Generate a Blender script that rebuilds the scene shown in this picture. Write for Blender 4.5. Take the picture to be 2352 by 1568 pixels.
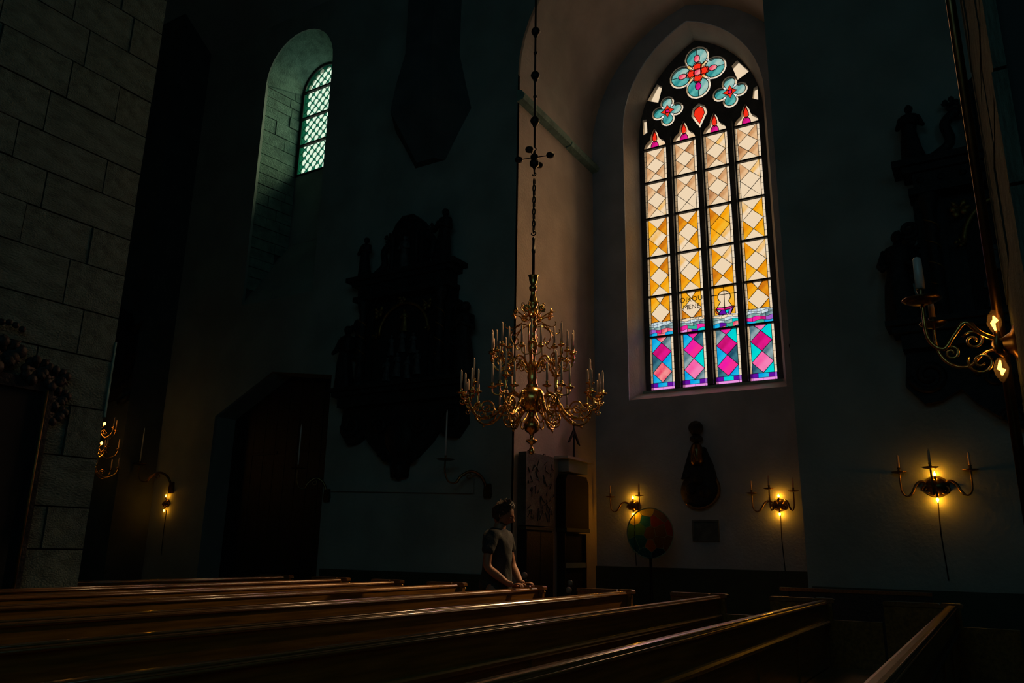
import bpy, bmesh, math, random
from mathutils import Vector, Matrix, noise
S = bpy.context.scene
for o in list(bpy.data.objects): bpy.data.objects.remove(o)
COL = S.collection
PI = math.pi
# ---------------------------------------------------------------- camera, sky, lights, exposure
cam = bpy.data.cameras.new('camera'); co = bpy.data.objects.new('camera', cam); COL.objects.link(co)
F = 1789.0
cam.sensor_width = 36.0; cam.lens = F / 2352 * 36.0; cam.clip_start = 0.02; cam.clip_end = 200
th = math.atan2(479, F); roll = math.atan2(114, 6684); yaw = math.radians(31.3)
fw = Vector((math.cos(yaw)*math.cos(th), math.sin(yaw)*math.cos(th), math.sin(th)))
r0 = Vector((math.sin(yaw), -math.cos(yaw), 0)); u0 = r0.cross(fw)
Rv = r0*math.cos(roll) + u0*math.sin(roll); Uv = u0*math.cos(roll) - r0*math.sin(roll)
co.matrix_world = Matrix(((Rv.x, Uv.x, -fw.x, 0), (Rv.y, Uv.y, -fw.y, 0), (Rv.z, Uv.z, -fw.z, 1.3), (0, 0, 0, 1)))
S.camera = co
w = bpy.data.worlds.new('sky'); S.world = w; w.use_nodes = True
bg = w.node_tree.nodes['Background']; bg.inputs[0].default_value = (0.86, 0.86, 0.84, 1); bg.inputs[1].default_value = 1.0
def light(name, typ, loc, direction, col, energy, **k):
    l = bpy.data.lights.new(name, typ); l.color = col; l.energy = energy
    for a, b in k.items():
        if a != 'portal': setattr(l, a, b)
    if k.get('portal'): l.cycles.is_portal = True
    o = bpy.data.objects.new(name, l); COL.objects.link(o); o.location = loc
    o.rotation_euler = Vector(direction).to_track_quat('-Z', 'Y').to_euler(); return o
# hazy afternoon sun outside the stained glass window: a broad soft source
SUN = light('sun', 'SUN', (25, -2, 14), (-1, 0.18, -0.52), (1.0, 0.80, 0.54), 7.0, angle=math.radians(60))
# daylight portals (sampling hints only) at the two glazed openings
light('window_portal', 'AREA', (13.7, 4.0, 7.6), (-1, 0, 0), (1, 1, 1), 1, shape='RECTANGLE', size=2.8, size_y=7.4, portal=True)
light('window_portal', 'AREA', (11.25, 11.6, 10.5), (-1, 0, 0), (1, 1, 1), 1, shape='RECTANGLE', size=2.0, size_y=3.2, portal=True)
# added teal fill light behind the camera, in place of unseen windows
light('rear_fill_light', 'AREA', (-3.6, 2, 6.0), (1, 0.35, -0.05), (0.24, 0.62, 0.70), 85, shape='RECTANGLE', size=16, size_y=3)
# added warm fill spot without a fixture, brightening the great chandelier
SPOT = light('chandelier_fill_spot', 'SPOT', (9.6, 2.5, 10.2), (-2.15, 1.9, -7.2), (1.0, 0.60, 0.25), 1900, spot_size=math.radians(22), spot_blend=0.8, shadow_soft_size=0.06)
# second added fill spot behind the recess corner, brightening pews, man and aisle
SPOT2 = light('aisle_fill_spot', 'SPOT', (10.62, 2.10, 4.0), (-4.4, 1.65, -2.9), (1.0, 0.60, 0.28), 440, spot_size=math.radians(44), spot_blend=0.7, shadow_soft_size=0.05)
S.view_settings.view_transform = 'Standard'; S.view_settings.look = 'None'
S.view_settings.exposure = 0.0; S.view_settings.gamma = 1.0; S.view_settings.use_curve_mapping = False
try:
    S.cycles.use_denoising = True; S.cycles.denoiser = 'OPENIMAGEDENOISE'
    S.cycles.max_bounces = 7; S.cycles.diffuse_bounces = 4; S.cycles.glossy_bounces = 3; S.cycles.transparent_max_bounces = 12
    S.cycles.caustics_reflective = False; S.cycles.caustics_refractive = False; S.cycles.sample_clamp_indirect = 3.0
except Exception: pass

# ---------------------------------------------------------------- materials
def mat(name, col, rough=0.7, metal=0.0, var=0.0, scale=6.0, bump=0.0, bscale=40.0, spec=0.5, coat=0.0, stretch=None, col2=None):
    m = bpy.data.materials.new(name); m.use_nodes = True; nt = m.node_tree; N = nt.nodes; L = nt.links
    b = N['Principled BSDF']
    b.inputs['Base Color'].default_value = (*col, 1); b.inputs['Roughness'].default_value = rough
    b.inputs['Metallic'].default_value = metal; b.inputs['Specular IOR Level'].default_value = spec
    b.inputs['Coat Weight'].default_value = coat; b.inputs['Coat Roughness'].default_value = 0.15
    tc = N.new('ShaderNodeTexCoord'); mp = N.new('ShaderNodeMapping'); L.new(tc.outputs['Object'], mp.inputs[0])
    if stretch: mp.inputs['Scale'].default_value = stretch
    if var > 0:
        n = N.new('ShaderNodeTexNoise'); n.inputs['Scale'].default_value = scale; n.inputs['Detail'].default_value = 6
        L.new(mp.outputs[0], n.inputs['Vector'])
        r = N.new('ShaderNodeValToRGB')
        c2 = col2 or tuple(c*(1-var) for c in col)
        r.color_ramp.elements[0].position = 0.35; r.color_ramp.elements[0].color = (*c2, 1)
        r.color_ramp.elements[1].position = 0.65; r.color_ramp.elements[1].color = (*[min(1, c*(1+var*0.4)) for c in col], 1)
        L.new(n.outputs['Fac'], r.inputs[0]); L.new(r.outputs[0], b.inputs['Base Color'])
    if bump > 0:
        n2 = N.new('ShaderNodeTexNoise'); n2.inputs['Scale'].default_value = bscale; n2.inputs['Detail'].default_value = 5
        L.new(mp.outputs[0], n2.inputs['Vector'])
        bp = N.new('ShaderNodeBump'); bp.inputs['Strength'].default_value = bump; bp.inputs['Distance'].default_value = 0.02
        L.new(n2.outputs['Fac'], bp.inputs['Height']); L.new(bp.outputs[0], b.inputs['Normal'])
    return m
def glass(name, col, col2=None, sc=2.2):
    # coloured antique glass: clear enough to pass the sky, with streaks of its own
    m = bpy.data.materials.new(name); m.use_nodes = True; nt = m.node_tree; N = nt.nodes; L = nt.links
    for n in list(N): N.remove(n)
    out = N.new('ShaderNodeOutputMaterial'); t = N.new('ShaderNodeBsdfTransparent')
    tl = N.new('ShaderNodeBsdfTranslucent'); mx = N.new('ShaderNodeMixShader'); mx.inputs[0].default_value = 0.05
    L.new(t.outputs[0], mx.inputs[1]); L.new(tl.outputs[0], mx.inputs[2]); L.new(mx.outputs[0], out.inputs[0])
    if col2:
        tc = N.new('ShaderNodeTexCoord'); n = N.new('ShaderNodeTexNoise'); n.inputs['Scale'].default_value = sc; n.inputs['Detail'].default_value = 2
        L.new(tc.outputs['Object'], n.inputs['Vector']); r = N.new('ShaderNodeValToRGB')
        r.color_ramp.elements[0].position = 0.38; r.color_ramp.elements[0].color = (*col, 1)
        r.color_ramp.elements[1].position = 0.64; r.color_ramp.elements[1].color = (*col2, 1)
        L.new(n.outputs['Fac'], r.inputs[0]); L.new(r.outputs[0], t.inputs[0]); L.new(r.outputs[0], tl.inputs[0])
    else:
        t.inputs[0].default_value = (*col, 1); tl.inputs[0].default_value = (*col, 1)
    return m
def emis(name, col, s):
    m = bpy.data.materials.new(name); m.use_nodes = True; b = m.node_tree.nodes['Principled BSDF']
    b.inputs['Base Color'].default_value = (*col, 1)
    b.inputs['Emission Color'].default_value = (*col, 1); b.inputs['Emission Strength'].default_value = s; return m
M = dict(
 plaster=mat('plaster', (0.62, 0.55, 0.48), 0.92, var=0.16, scale=1.6, bump=0.35, bscale=22, spec=0.1),
 plaster_shade=mat('cool_shade_plaster', (0.40, 0.46, 0.53), 0.92, var=0.16, scale=1.6, bump=0.35, bscale=22, spec=0.1),  # recess plaster with the cool tone of indirect light in its colour
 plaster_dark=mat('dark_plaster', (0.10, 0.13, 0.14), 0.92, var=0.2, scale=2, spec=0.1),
 plaster_grey=mat('plaster_grey', (0.34, 0.40, 0.38), 0.92, var=0.2, scale=1.1, bump=0.3, bscale=18, spec=0.1),
 vault=mat('vault_plaster', (0.33, 0.42, 0.44), 0.9, var=0.15, scale=0.8, spec=0.1),
 stone=mat('limestone', (0.26, 0.42, 0.36), 0.85, var=0.3, scale=5, bump=0.8, bscale=30, spec=0.2),
 pier_stone=mat('grey_pier_stone', (0.14, 0.19, 0.16), 0.85, var=0.35, scale=5, bump=0.9, bscale=30, spec=0.2),
 stone_dark=mat('dark_tracery_stone', (0.10, 0.11, 0.12), 0.8, var=0.25, scale=6, bump=0.4, spec=0.2),
 mortar=mat('mortar', (0.14, 0.14, 0.13), 0.95, spec=0.1),
 floor=mat('floor_stone', (0.12, 0.12, 0.11), 0.6, var=0.3, scale=2),
 dado=mat('green_dado_paint', (0.035, 0.055, 0.035), 0.6, var=0.2, scale=3),
 wood=mat('varnished_pew_wood', (0.27, 0.125, 0.02), 0.28, var=0.45, scale=7, stretch=(0.35, 6, 6), bump=0.05, bscale=30, spec=0.6, coat=0.6),
 cap=mat('polished_cap_rail', (0.20, 0.09, 0.025), 0.25, var=0.3, scale=9, stretch=(0.3, 6, 6), spec=0.7, coat=0.8),
 cap_matte=mat('dulled_cap_rail', (0.10, 0.06, 0.03), 0.55, var=0.3, scale=9, stretch=(0.3, 6, 6), spec=0.25),  # darker, rougher copy of the cap rail, made to hold down its glint
 dark_wood=mat('dark_oak', (0.012, 0.012, 0.012), 0.5, var=0.4, scale=8, bump=0.3),
 carved=mat('dark_carved_wood', (0.022, 0.024, 0.027), 0.55, var=0.5, scale=12, bump=0.5, bscale=25, spec=0.25),
 gilt=mat('old_gilding', (0.30, 0.18, 0.05), 0.4, metal=0.7, var=0.4, scale=14, bump=0.4),
 relief=mat('painted_relief', (0.09, 0.11, 0.12), 0.6, var=0.5, scale=9, bump=0.5),
 brass=mat('brass', (0.86, 0.50, 0.14), 0.20, metal=1.0, var=0.25, scale=12, bump=0.06, bscale=30),
 brass_dark=mat('tarnished_brass', (0.22, 0.14, 0.06), 0.32, metal=1.0, var=0.3, scale=12),
 iron=mat('black_iron', (0.012, 0.012, 0.013), 0.5, metal=0.4),
 lead=mat('lead_came', (0.015, 0.018, 0.022), 0.6, metal=0.3),
 wax=mat('candle_wax', (0.80, 0.56, 0.40), 0.45, spec=0.4),
 wax_blue=mat('candle_wax_cool', (0.62, 0.66, 0.68), 0.3, spec=0.5),
 wick=mat('wick', (0.02, 0.02, 0.02), 0.9),
 bulb=emis('lit_bulb', (1.0, 0.36, 0.014), 120.0),
 bulb_low=emis('lit_low_bulb', (1.0, 0.34, 0.012), 55.0), lampbulb=emis('lit_lamp_bulb', (1.0, 0.42, 0.08), 9.0), smallbulb=emis('lit_small_bulb', (1.0, 0.40, 0.06), 9.0),
 bulb_glass=glass('clear_bulb_glass', (0.95, 0.8, 0.55)),
 skin=mat('skin', (0.34, 0.155, 0.09), 0.5, var=0.1, spec=0.4),
 hair=mat('dark_brown_hair', (0.05, 0.025, 0.014), 0.5, var=0.4, scale=60, bump=0.8, bscale=120),
 shirt=mat('dark_blue_grey_cotton', (0.028, 0.034, 0.038), 0.9, var=0.15, scale=10, bump=0.2, bscale=60),
 trousers=mat('black_trousers', (0.012, 0.013, 0.018), 0.9),
 eye=mat('eye', (0.5, 0.5, 0.48), 0.2),
 paper=mat('grey_relief_panel', (0.085, 0.10, 0.09), 0.7, var=0.4, scale=7, bump=0.4),
 black=mat('black_recess', (0.006, 0.007, 0.009), 0.8),
 white_pot=mat('pale_glazed_globe', (0.22, 0.22, 0.20), 0.35),
 ink=mat('black_glass_paint', (0.01, 0.01, 0.01), 0.6),
 plaque=mat('grey_stone_plaque', (0.10, 0.12, 0.11), 0.7, var=0.3, scale=8),
)
g = glass
G_ = dict(
 cream=g('cream_glass', (0.90, 0.71, 0.50)), cream2=g('pale_cream_glass', (0.95, 0.80, 0.60), (0.90, 0.68, 0.46)),
 brown=g('tan_glass', (0.62, 0.30, 0.12), (0.86, 0.55, 0.30), 3.5), brown2=g('brown_tan_glass', (0.42, 0.17, 0.06), (0.75, 0.42, 0.20), 3.5),
 amber=g('amber_glass', (0.85, 0.27, 0.004), (0.95, 0.42, 0.01), 3.5), amber2=g('deep_amber_glass', (0.58, 0.15, 0.006), (0.85, 0.32, 0.01), 4),
 yellow=g('yellow_amber_glass', (0.98, 0.36, 0.0), (0.96, 0.50, 0.03), 3.5), streak=g('streaked_amber_glass', (0.92, 0.50, 0.10), (0.94, 0.76, 0.56), 4),
 red=g('red_glass', (0.95, 0.03, 0.01)), magenta=g('magenta_glass', (0.55, 0.005, 0.16), (0.80, 0.01, 0.28), 4),
 pink=g('hot_pink_glass', (0.90, 0.01, 0.42), (0.95, 0.03, 0.30), 3), rose=g('rose_glass', (0.85, 0.05, 0.14), (0.95, 0.30, 0.32), 5),
 lightpink=g('light_pink_glass', (0.95, 0.10, 0.40), (0.95, 0.24, 0.52), 3),
 blue=g('sky_blue_glass', (0.0, 0.36, 0.85), (0.02, 0.52, 0.85), 3), cyan=g('cyan_glass', (0.0, 0.62, 0.72), (0.0, 0.75, 0.70), 3),
 slate=g('slate_glass', (0.05, 0.15, 0.20), (0.30, 0.42, 0.46), 4), navy=g('deep_teal_glass', (0.01, 0.06, 0.12), (0.05, 0.20, 0.27), 4),
 teal=g('teal_glass', (0.02, 0.25, 0.26), (0.12, 0.48, 0.45), 5), teal2=g('pale_teal_glass', (0.12, 0.42, 0.42), (0.40, 0.60, 0.54), 5),
 purple=g('purple_glass', (0.13, 0.005, 0.38)), violet=g('violet_glass', (0.36, 0.12, 0.62)), mauve=g('pink_mauve_glass', (0.90, 0.32, 0.85)),
 white=g('white_glass', (0.70, 0.84, 0.86), (0.50, 0.62, 0.78), 6), sea=g('sea_green_glass', (0.16, 0.34, 0.36), (0.40, 0.54, 0.52), 5), green=g('green_glass', (0.04, 0.46, 0.32)),
head=g('peach_glass', (0.93, 0.62, 0.36), (0.95, 0.72, 0.50), 5),
 lattice=g('pale_roundel_glass', (0.85, 1.0, 0.82), (0.72, 0.95, 0.76), 3), lattice_bg=g('green_lattice_glass', (0.10, 0.42, 0.32)),
 d_yellow=g('disc_yellow_glass', (0.90, 0.70, 0.10)), d_red=g('disc_red_glass', (0.55, 0.12, 0.08)), d_blue=g('disc_blue_glass', (0.05, 0.30, 0.55)),
 d_navy=g('disc_navy_glass', (0.03, 0.10, 0.25)), d_orange=g('disc_orange_glass', (0.75, 0.30, 0.08)), d_green=g('disc_green_glass', (0.15, 0.40, 0.20)), d_brown=g('disc_brown_glass', (0.35, 0.22, 0.14)),
)
# ---------------------------------------------------------------- helpers
def tag(o, label=None, cat=None, group=None, kind=None):
    if label: o['label'] = label
    if cat: o['category'] = cat
    if group: o['group'] = group
    if kind: o['kind'] = kind
    return o
def empty(name, loc=(0, 0, 0), label=None, cat=None, group=None, kind=None, rz=0):
    o = bpy.data.objects.new(name, None); COL.objects.link(o); o.location = loc; o.rotation_euler = (0, 0, rz); o.empty_display_size = 0.1
    return tag(o, label, cat, group, kind)
def link(name, me, parent=None, loc=(0, 0, 0), m=None):
    o = bpy.data.objects.new(name, me); COL.objects.link(o); o.location = loc
    if parent: o.parent = parent
    if m:
        if not me.materials: me.materials.append(m)
        elif me.materials[0] != m:
            o.material_slots[0].link = 'OBJECT'; o.material_slots[0].material = m
    return o
class MB:
    def __init__(s): s.v = []; s.f = []; s.sm = []
    def add(s, vs, fs, smooth=False, T=None):
        n = len(s.v)
        s.v += [tuple(T @ Vector(v)) if T else tuple(v) for v in vs]
        s.f += [tuple(i+n for i in f) for f in fs]; s.sm += [smooth]*len(fs)
    def box(s, a, b, T=None):
        x0, y0, z0 = a; x1, y1, z1 = b
        s.add([(x0,y0,z0),(x1,y0,z0),(x1,y1,z0),(x0,y1,z0),(x0,y0,z1),(x1,y0,z1),(x1,y1,z1),(x0,y1,z1)],
              [(0,3,2,1),(4,5,6,7),(0,1,5,4),(1,2,6,5),(2,3,7,6),(3,0,4,7)], T=T)
    def prism(s, poly, x0, x1, T=None):          # polygon in (y, z), extruded in x
        n = len(poly)
        vs = [(x0, y, z) for y, z in poly] + [(x1, y, z) for y, z in poly]
        fs = [tuple(range(n)), tuple(range(2*n-1, n-1, -1))] + [(i, i+n, (i+1) % n+n, (i+1) % n) for i in range(n)]
        s.add(vs, fs, T=T)
    def tube(s, pts, r, n=8, closed=False, T=None):
        pts = [Vector(p) for p in pts]; k = len(pts); rr = r if isinstance(r, (list, tuple)) else [r]*k
        vs = []; fs = []; up = None
        for i, p in enumerate(pts):
            if closed: t = (pts[(i+1) % k]-pts[i-1])
            else: t = pts[min(i+1, k-1)]-pts[max(i-1, 0)]
            if t.length < 1e-9: t = Vector((0, 0, 1))
            t.normalize()
            if up is None: up = t.orthogonal().normalized()
            else:
                up = up - t*up.dot(t)
                up = up.normalized() if up.length > 1e-6 else t.orthogonal().normalized()
            sd = t.cross(up)
            for j in range(n):
                a = 2*PI*j/n; vs.append(p+(up*math.cos(a)+sd*math.sin(a))*rr[i])
        m = k if closed else k-1
        for i in range(m):
            for j in range(n):
                a = i*n+j; b = i*n+(j+1) % n; c = ((i+1) % k)*n+(j+1) % n; d = ((i+1) % k)*n+j; fs.append((a, b, c, d))
        if not closed: fs += [tuple(range(n-1, -1, -1)), tuple(range((k-1)*n, k*n))]
        s.add(vs, fs, True, T)
    def lathe(s, prof, c=(0, 0, 0), n=20, T=None, sx=1, sy=1):   # prof list of (r, z)
        vs = []; fs = []; k = len(prof)
        for r, z in prof:
            for j in range(n):
                a = 2*PI*j/n; vs.append((c[0]+max(r, 1e-4)*math.cos(a)*sx, c[1]+max(r, 1e-4)*math.sin(a)*sy, c[2]+z))
        for i in range(k-1):
            for j in range(n):
                fs.append((i*n+j, i*n+(j+1) % n, (i+1)*n+(j+1) % n, (i+1)*n+j))
        fs += [tuple(range(n-1, -1, -1)), tuple(range((k-1)*n, k*n))]
        s.add(vs, fs, True, T)
    def ball(s, c, r, n=12, sc=(1, 1, 1), T=None):
        s.lathe([(r*math.sin(PI*i/n), -r*math.cos(PI*i/n)*sc[2]) for i in range(n+1)], c, max(8, n), T, sc[0], sc[1])
    def mesh(s, name, m=None):
        me = bpy.data.meshes.new(name); me.from_pydata(s.v, [], s.f); me.validate()
        bm = bmesh.new(); bm.from_mesh(me); bmesh.ops.recalc_face_normals(bm, faces=bm.faces); bm.to_mesh(me); bm.free()
        if len(me.polygons) == len(s.sm): me.polygons.foreach_set('use_smooth', s.sm)
        if m: me.materials.append(m)
        return me
    def build(s, name, m, parent=None, loc=(0, 0, 0)):
        return link(name, s.mesh(name, m), parent, loc)
def spiral(c, r, turns, a0, plane, n=22, r1=0.15, sgn=1):
    """spiral points in the plane spanned by two vectors"""
    c = Vector(c); u, v = Vector(plane[0]), Vector(plane[1]); out = []
    for i in range(n+1):
        t = i/n; a = a0+sgn*2*PI*turns*t; q = r*(1-(1-r1)*t); out.append(c+u*q*math.cos(a)+v*q*math.sin(a))
    return out
def smoothpath(pts, k=5):
    pts = [Vector(p) for p in pts]; out = []
    for i in range(len(pts)-1):
        p0 = pts[max(i-1, 0)]; p1 = pts[i]; p2 = pts[i+1]; p3 = pts[min(i+2, len(pts)-1)]
        for j in range(k):
            t = j/k
            out.append(0.5*((2*p1)+(p2-p0)*t+(2*p0-5*p1+4*p2-p3)*t*t+(3*p1-p0-3*p2+p3)*t**3))
    out.append(pts[-1]); return out
def plate(name, outer, holes, x0, x1, m, parent=None):
    """flat wall with openings: outline and holes in (y, z), thickness from x0 to x1"""
    cu = bpy.data.curves.new(name, 'CURVE'); cu.dimensions = '2D'; cu.fill_mode = 'BOTH'; cu.extrude = abs(x1-x0)/2
    for poly in [outer]+holes:
        sp = cu.splines.new('POLY'); sp.points.add(len(poly)-1); sp.use_cyclic_u = True
        for i, (y, z) in enumerate(poly): sp.points[i].co = (y, z, 0, 1)
    tmp = bpy.data.objects.new('tmp', cu); COL.objects.link(tmp)
    bpy.context.view_layer.update()
    me = bpy.data.meshes.new_from_object(tmp.evaluated_get(bpy.context.evaluated_depsgraph_get()))
    bpy.data.objects.remove(tmp); bpy.data.curves.remove(cu)
    xm = (x0+x1)/2
    me.transform(Matrix(((0, 0, 1, xm), (1, 0, 0, 0), (0, 1, 0, 0), (0, 0, 0, 1))))
    me.materials.clear(); me.materials.append(m); me.name = name
    return link(name, me, parent)
def pointed(c, hw, z0, zs, rise, n=10):
    """pointed-arch outline (y, z), anticlockwise from the lower right"""
    Rr = (hw*hw+rise*rise)/(2*hw); a1 = math.asin(min(1, rise/Rr))
    pts = [(c-hw, z0), (c+hw, z0)]
    pts += [(c+hw-Rr+Rr*math.cos(a1*i/n), zs+Rr*math.sin(a1*i/n)) for i in range(n+1)]
    pts += [(c-hw+Rr-Rr*math.cos(a1*i/n), zs+Rr*math.sin(a1*i/n)) for i in range(n-1, -1, -1)]
    return pts
def rounded(c, r, z0, zs, n=16):
    return [(c-r, z0), (c+r, z0)]+[(c+r*math.cos(PI*i/n), zs+r*math.sin(PI*i/n)) for i in range(n+1)]
def arc(c, z, r, a0, a1, n=8): return [(c+r*math.cos(a0+(a1-a0)*i/n), z+r*math.sin(a0+(a1-a0)*i/n)) for i in range(n+1)]
def loft(pa, xa, pb, xb, m, name, parent=None):
    n = len(pa); mb = MB()
    mb.add([(xa, y, z) for y, z in pa]+[(xb, y, z) for y, z in pb], [(i, (i+1) % n, (i+1) % n+n, i+n) for i in range(n)])
    return mb.build(name, m, parent)

# ================================================================= SETTING
A, W = 10.0, 12.95
box = lambda name, a, b, m, parent=None: (lambda mb: (mb.box(a, b), mb.build(name, m, parent))[1])(MB())
tag(box('floor', (-4.2, -9, -0.1), (13.9, 22, 0), M['floor']), kind='structure')
archA = pointed(4.0, 2.05, 0.0, 9.15, 2.6)
WIN2_OUT = rounded(11.5, 0.98, 5.98, 11.05)
DOOR = [(9.85, 0), (12.9, 0), (12.9, 3.75), (11.4, 4.50), (9.85, 4.28)]
wn = plate('wall_nave', [(-9, 0), (22, 0), (22, 16.5), (-9, 16.5)], [[(y, max(z, 0.002)) for y, z in archA], WIN2_OUT, [(y, max(z, 0.002)) for y, z in DOOR]], A, A+0.06, M['plaster_grey'])
tag(wn, kind='structure')
# outer backing of the nave wall, behind the window reveal and the door recess
WIN2_IN = rounded(11.75, 0.61, 9.24, 11.27)
tag(plate('wall_nave_back', [(6.4, 0), (22, 0), (22, 16.5), (6.4, 16.5)], [WIN2_IN], 11.0, 11.12, M['plaster_grey']), kind='structure')
tag(box('wall_nave_back', (11.0, -9, 0), (11.12, 1.6, 16.5), M['plaster_grey']), kind='structure')
tag(box('wall_south_end', (-4, -9.1, 0), (11.1, -9, 16.5), M['plaster_grey']), kind='structure')
tag(box('wall_north_end', (-4, 22, 0), (11.1, 22.1, 16.5), M['plaster_grey']), kind='structure')
tag(box('wall_rear', (-4.1, -9, 0), (-4, 22, 16.5), M['plaster_grey']), kind='structure')
tag(box('wall_recess_outer', (11.0, 1.6, 0), (11.06, 1.72, 16.5), M['plaster_grey']), kind='structure')
# recess (side chapel) shell: side walls and pointed vault from the nave wall to the window wall
mb = MB(); P = archA[1:]+[archA[0]]; n = len(P)
mb.add([(A, y, z) for y, z in P]+[(W+0.01, y, z) for y, z in P], [(i, i+1, i+1+n, i+n) for i in range(n-1)])
rs = mb.build('wall_recess_side', M['plaster']); tag(rs, kind='structure')
OUT = pointed(4.0, 1.38, 3.95, 9.4, 2.0); INN = pointed(4.0, 1.24, 4.19, 9.35, 1.92)
tag(plate('wall_recess', [(1.2, 0), (6.6, 0), (6.6, 12.6), (1.2, 12.6)], [OUT], W, W+0.06, M['plaster_shade']), kind='structure')
# light-tight shell of the recess behind its plaster
tag(plate('wall_recess_back', [(1.2, 0), (6.6, 0), (6.6, 12.6), (1.2, 12.6)], [INN], 13.56, 13.62, M['plaster_grey']), kind='structure')
for a, b in (((10.05, 6.4, 0), (13.6, 6.5, 12.6)), ((10.05, 1.2, 0), (13.6, 1.3, 12.6)), ((10.05, 1.2, 12.5), (13.6, 6.5, 12.6))):
    tag(box('wall_recess_outer', a, b, M['plaster_grey']), kind='structure')
# ceiling: shallow barrel vault over the nave
mb = MB(); prof = [(A+0.1-14.2*i/20, 12.45+3.4*math.sin(PI*i/20)) for i in range(21)]
mb.add([(x, -9, z) for x, z in prof]+[(x, 22, z) for x, z in prof], [(i, i+1, i+22, i+21) for i in range(20)], True)
mb.add([(x, -9, z+0.3) for x, z in prof]+[(x, 22, z+0.3) for x, z in prof], [(i, i+1, i+22, i+21) for i in range(20)], True)
tag(mb.build('ceiling', M['vault']), kind='structure')
# dado (green painted wainscot) in the recess and along the nave wall
tag(box('baseboard_recess', (W-0.05, 1.95, 0), (W, 6.05, 1.06), M['dado']), kind='structure')
tag(box('baseboard_nave', (A-0.04, 6.1, 0), (A, 9.75, 0.95), M['dado']), kind='structure')
tag(box('baseboard_right', (A-0.04, -6, 0), (A, 1.9, 0.95), M['dado']), kind='structure')
# stone string course on the recess side wall, in two lengths
for x0, x1, z in ((A-0.02, 11.75, 8.62), (11.77, W, 8.60)):
    mb = MB(); mb.prism([(6.06, z), (5.93, z+0.03), (5.90, z+0.1), (5.96, z+0.2), (6.06, z+0.23)], x0, x1)
    tag(mb.build('trim_1', M['stone']), kind='structure')
# long thin ledge on the nave wall under the big epitaph
mb = MB(); mb.prism([(0, 0)]*0 or [(6.7, 2.12), (9.6, 2.22), (9.6, 2.34), (6.7, 2.33)], A-0.05, A)
tag(mb.build('trim_2', M['plaster_grey']), kind='structure')
# corbelled vault shaft on the nave wall, its lower end tapered
mb = MB()
def ring(z, hw, d): return [(A, 7.85-hw, z), (A-d, 7.85-hw*0.55, z), (A-d, 7.85+hw*0.55, z), (A, 7.85+hw, z)]
R_ = [ring(13.2, 0.55, 0.5), ring(10, 0.55, 0.5), ring(9.3, 0.72, 0.6), ring(8.8, 0.85, 0.62), ring(8.4, 0.6, 0.42), ring(7.93, 0.33, 0.16)]
for i in range(5):
    vs = R_[i]+R_[i+1]; mb.add(vs, [(0, 1, 5, 4), (1, 2, 6, 5), (2, 3, 7, 6)])
mb.add(R_[-1], [(0, 1, 2, 3)])
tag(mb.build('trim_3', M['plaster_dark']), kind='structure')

# door in its dark recess
dr = empty('door_1', (10.5, 11.4, 0), kind='structure')
loft(DOOR, 0.06, DOOR, 0.5, M['plaster_grey'], 'door_jamb', dr).location = (A-10.5, -11.4, 0)
for i in range(10):
    y = 9.87+i*0.303; zt = 4.28+(y-9.85)*0.142 if y < 11.3 else 4.5-(y-11.3)*0.46
    zt = min(zt, 4.28+(y+0.3-9.85)*0.142 if y < 11.0 else zt)
    box('plank', (0.0, y+0.006-11.4, 0.01), (0.05, y+0.297-11.4, zt-0.05), M['dark_wood'], dr)
mb = MB(); mb.box((0.05, 9.8-11.4, 0), (0.1, 12.95-11.4, 4.6)); mb.build('door_backing', M['black'], dr)
mb = MB()
for z in (0.8, 3.0): mb.box((-0.02, 9.95-11.4, z), (0, 11.2-11.4, z+0.06)); mb.box((-0.02, 11.6-11.4, z), (0, 12.8-11.4, z+0.06))
mb.build('strap_hinge', M['iron'], dr)

# ================================================================= STAINED GLASS WINDOW (window_1)
GX = 13.45
w1 = empty('window_1', (GX, 4.0, 4.2), kind='structure')
INV = Matrix.Translation((-GX, -4.0, -4.2))
def wl(o): o.data.transform(INV); return o            # world coordinates -> window's own
rv = wl(loft(OUT, W+0.03, INN, 13.45, M['plaster'], 'reveal', w1))
sl = MB(); sl.prism([(0, 0)]*0 or [(2.66, 3.9), (5.34, 3.9), (5.24, 4.16), (2.76, 4.16)], 13.3, 13.5)
wl(sl.build('stone_sill', M['stone'], w1))
LC = [4.91, 4.305, 3.695, 3.09]; HW = 0.228; Z0 = 4.2; ZT = 9.10
def lane_outline(c, inset=0.0, z0=Z0):
    h = HW-inset
    r = [(c-h, z0), (c+h, z0), (c+h, ZT+0.02)]
    r += arc(c+0.04, ZT+0.03, h-0.04, 0.0, 1.15, 5)[1:]
    r += [(c+0.095-inset*0.5, 9.33-inset*0.5), (c+0.075-inset*0.4, 9.42-inset), (c, 9.57-inset*1.6), (c-0.075+inset*0.4, 9.42-inset), (c-0.095+inset*0.5, 9.33-inset*0.5)]
    r += list(reversed([(2*c-y, z) for y, z in arc(c+0.04, ZT+0.03, h-0.04, 0.0, 1.15, 5)[1:]]))
    r += [(c-h, ZT+0.02)]
    return r
def quatre(cy, cz, R, lobe, off, inset=0.0, n=9):
    pts = []
    for k in range(4):
        a = k*PI/2; lx, lz = cy+off*math.cos(a), cz+off*math.sin(a)
        for i in range(n+1):
            t = a-1.95+3.9*i/n
            pts.append((lx+(lobe-inset)*math.cos(t), lz+(lobe-inset)*math.sin(t)))
    return pts
QUADS = [(3.97, 10.53, 0.58, 0.25, 0.33), (4.62, 9.86, 0.33, 0.145, 0.185), (3.36, 9.90, 0.33, 0.15, 0.19)]
DAG = [(3.98, 9.30), (3.82, 9.60), (3.86, 9.76), (3.98, 9.84), (4.10, 9.76), (4.14, 9.60)]
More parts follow.
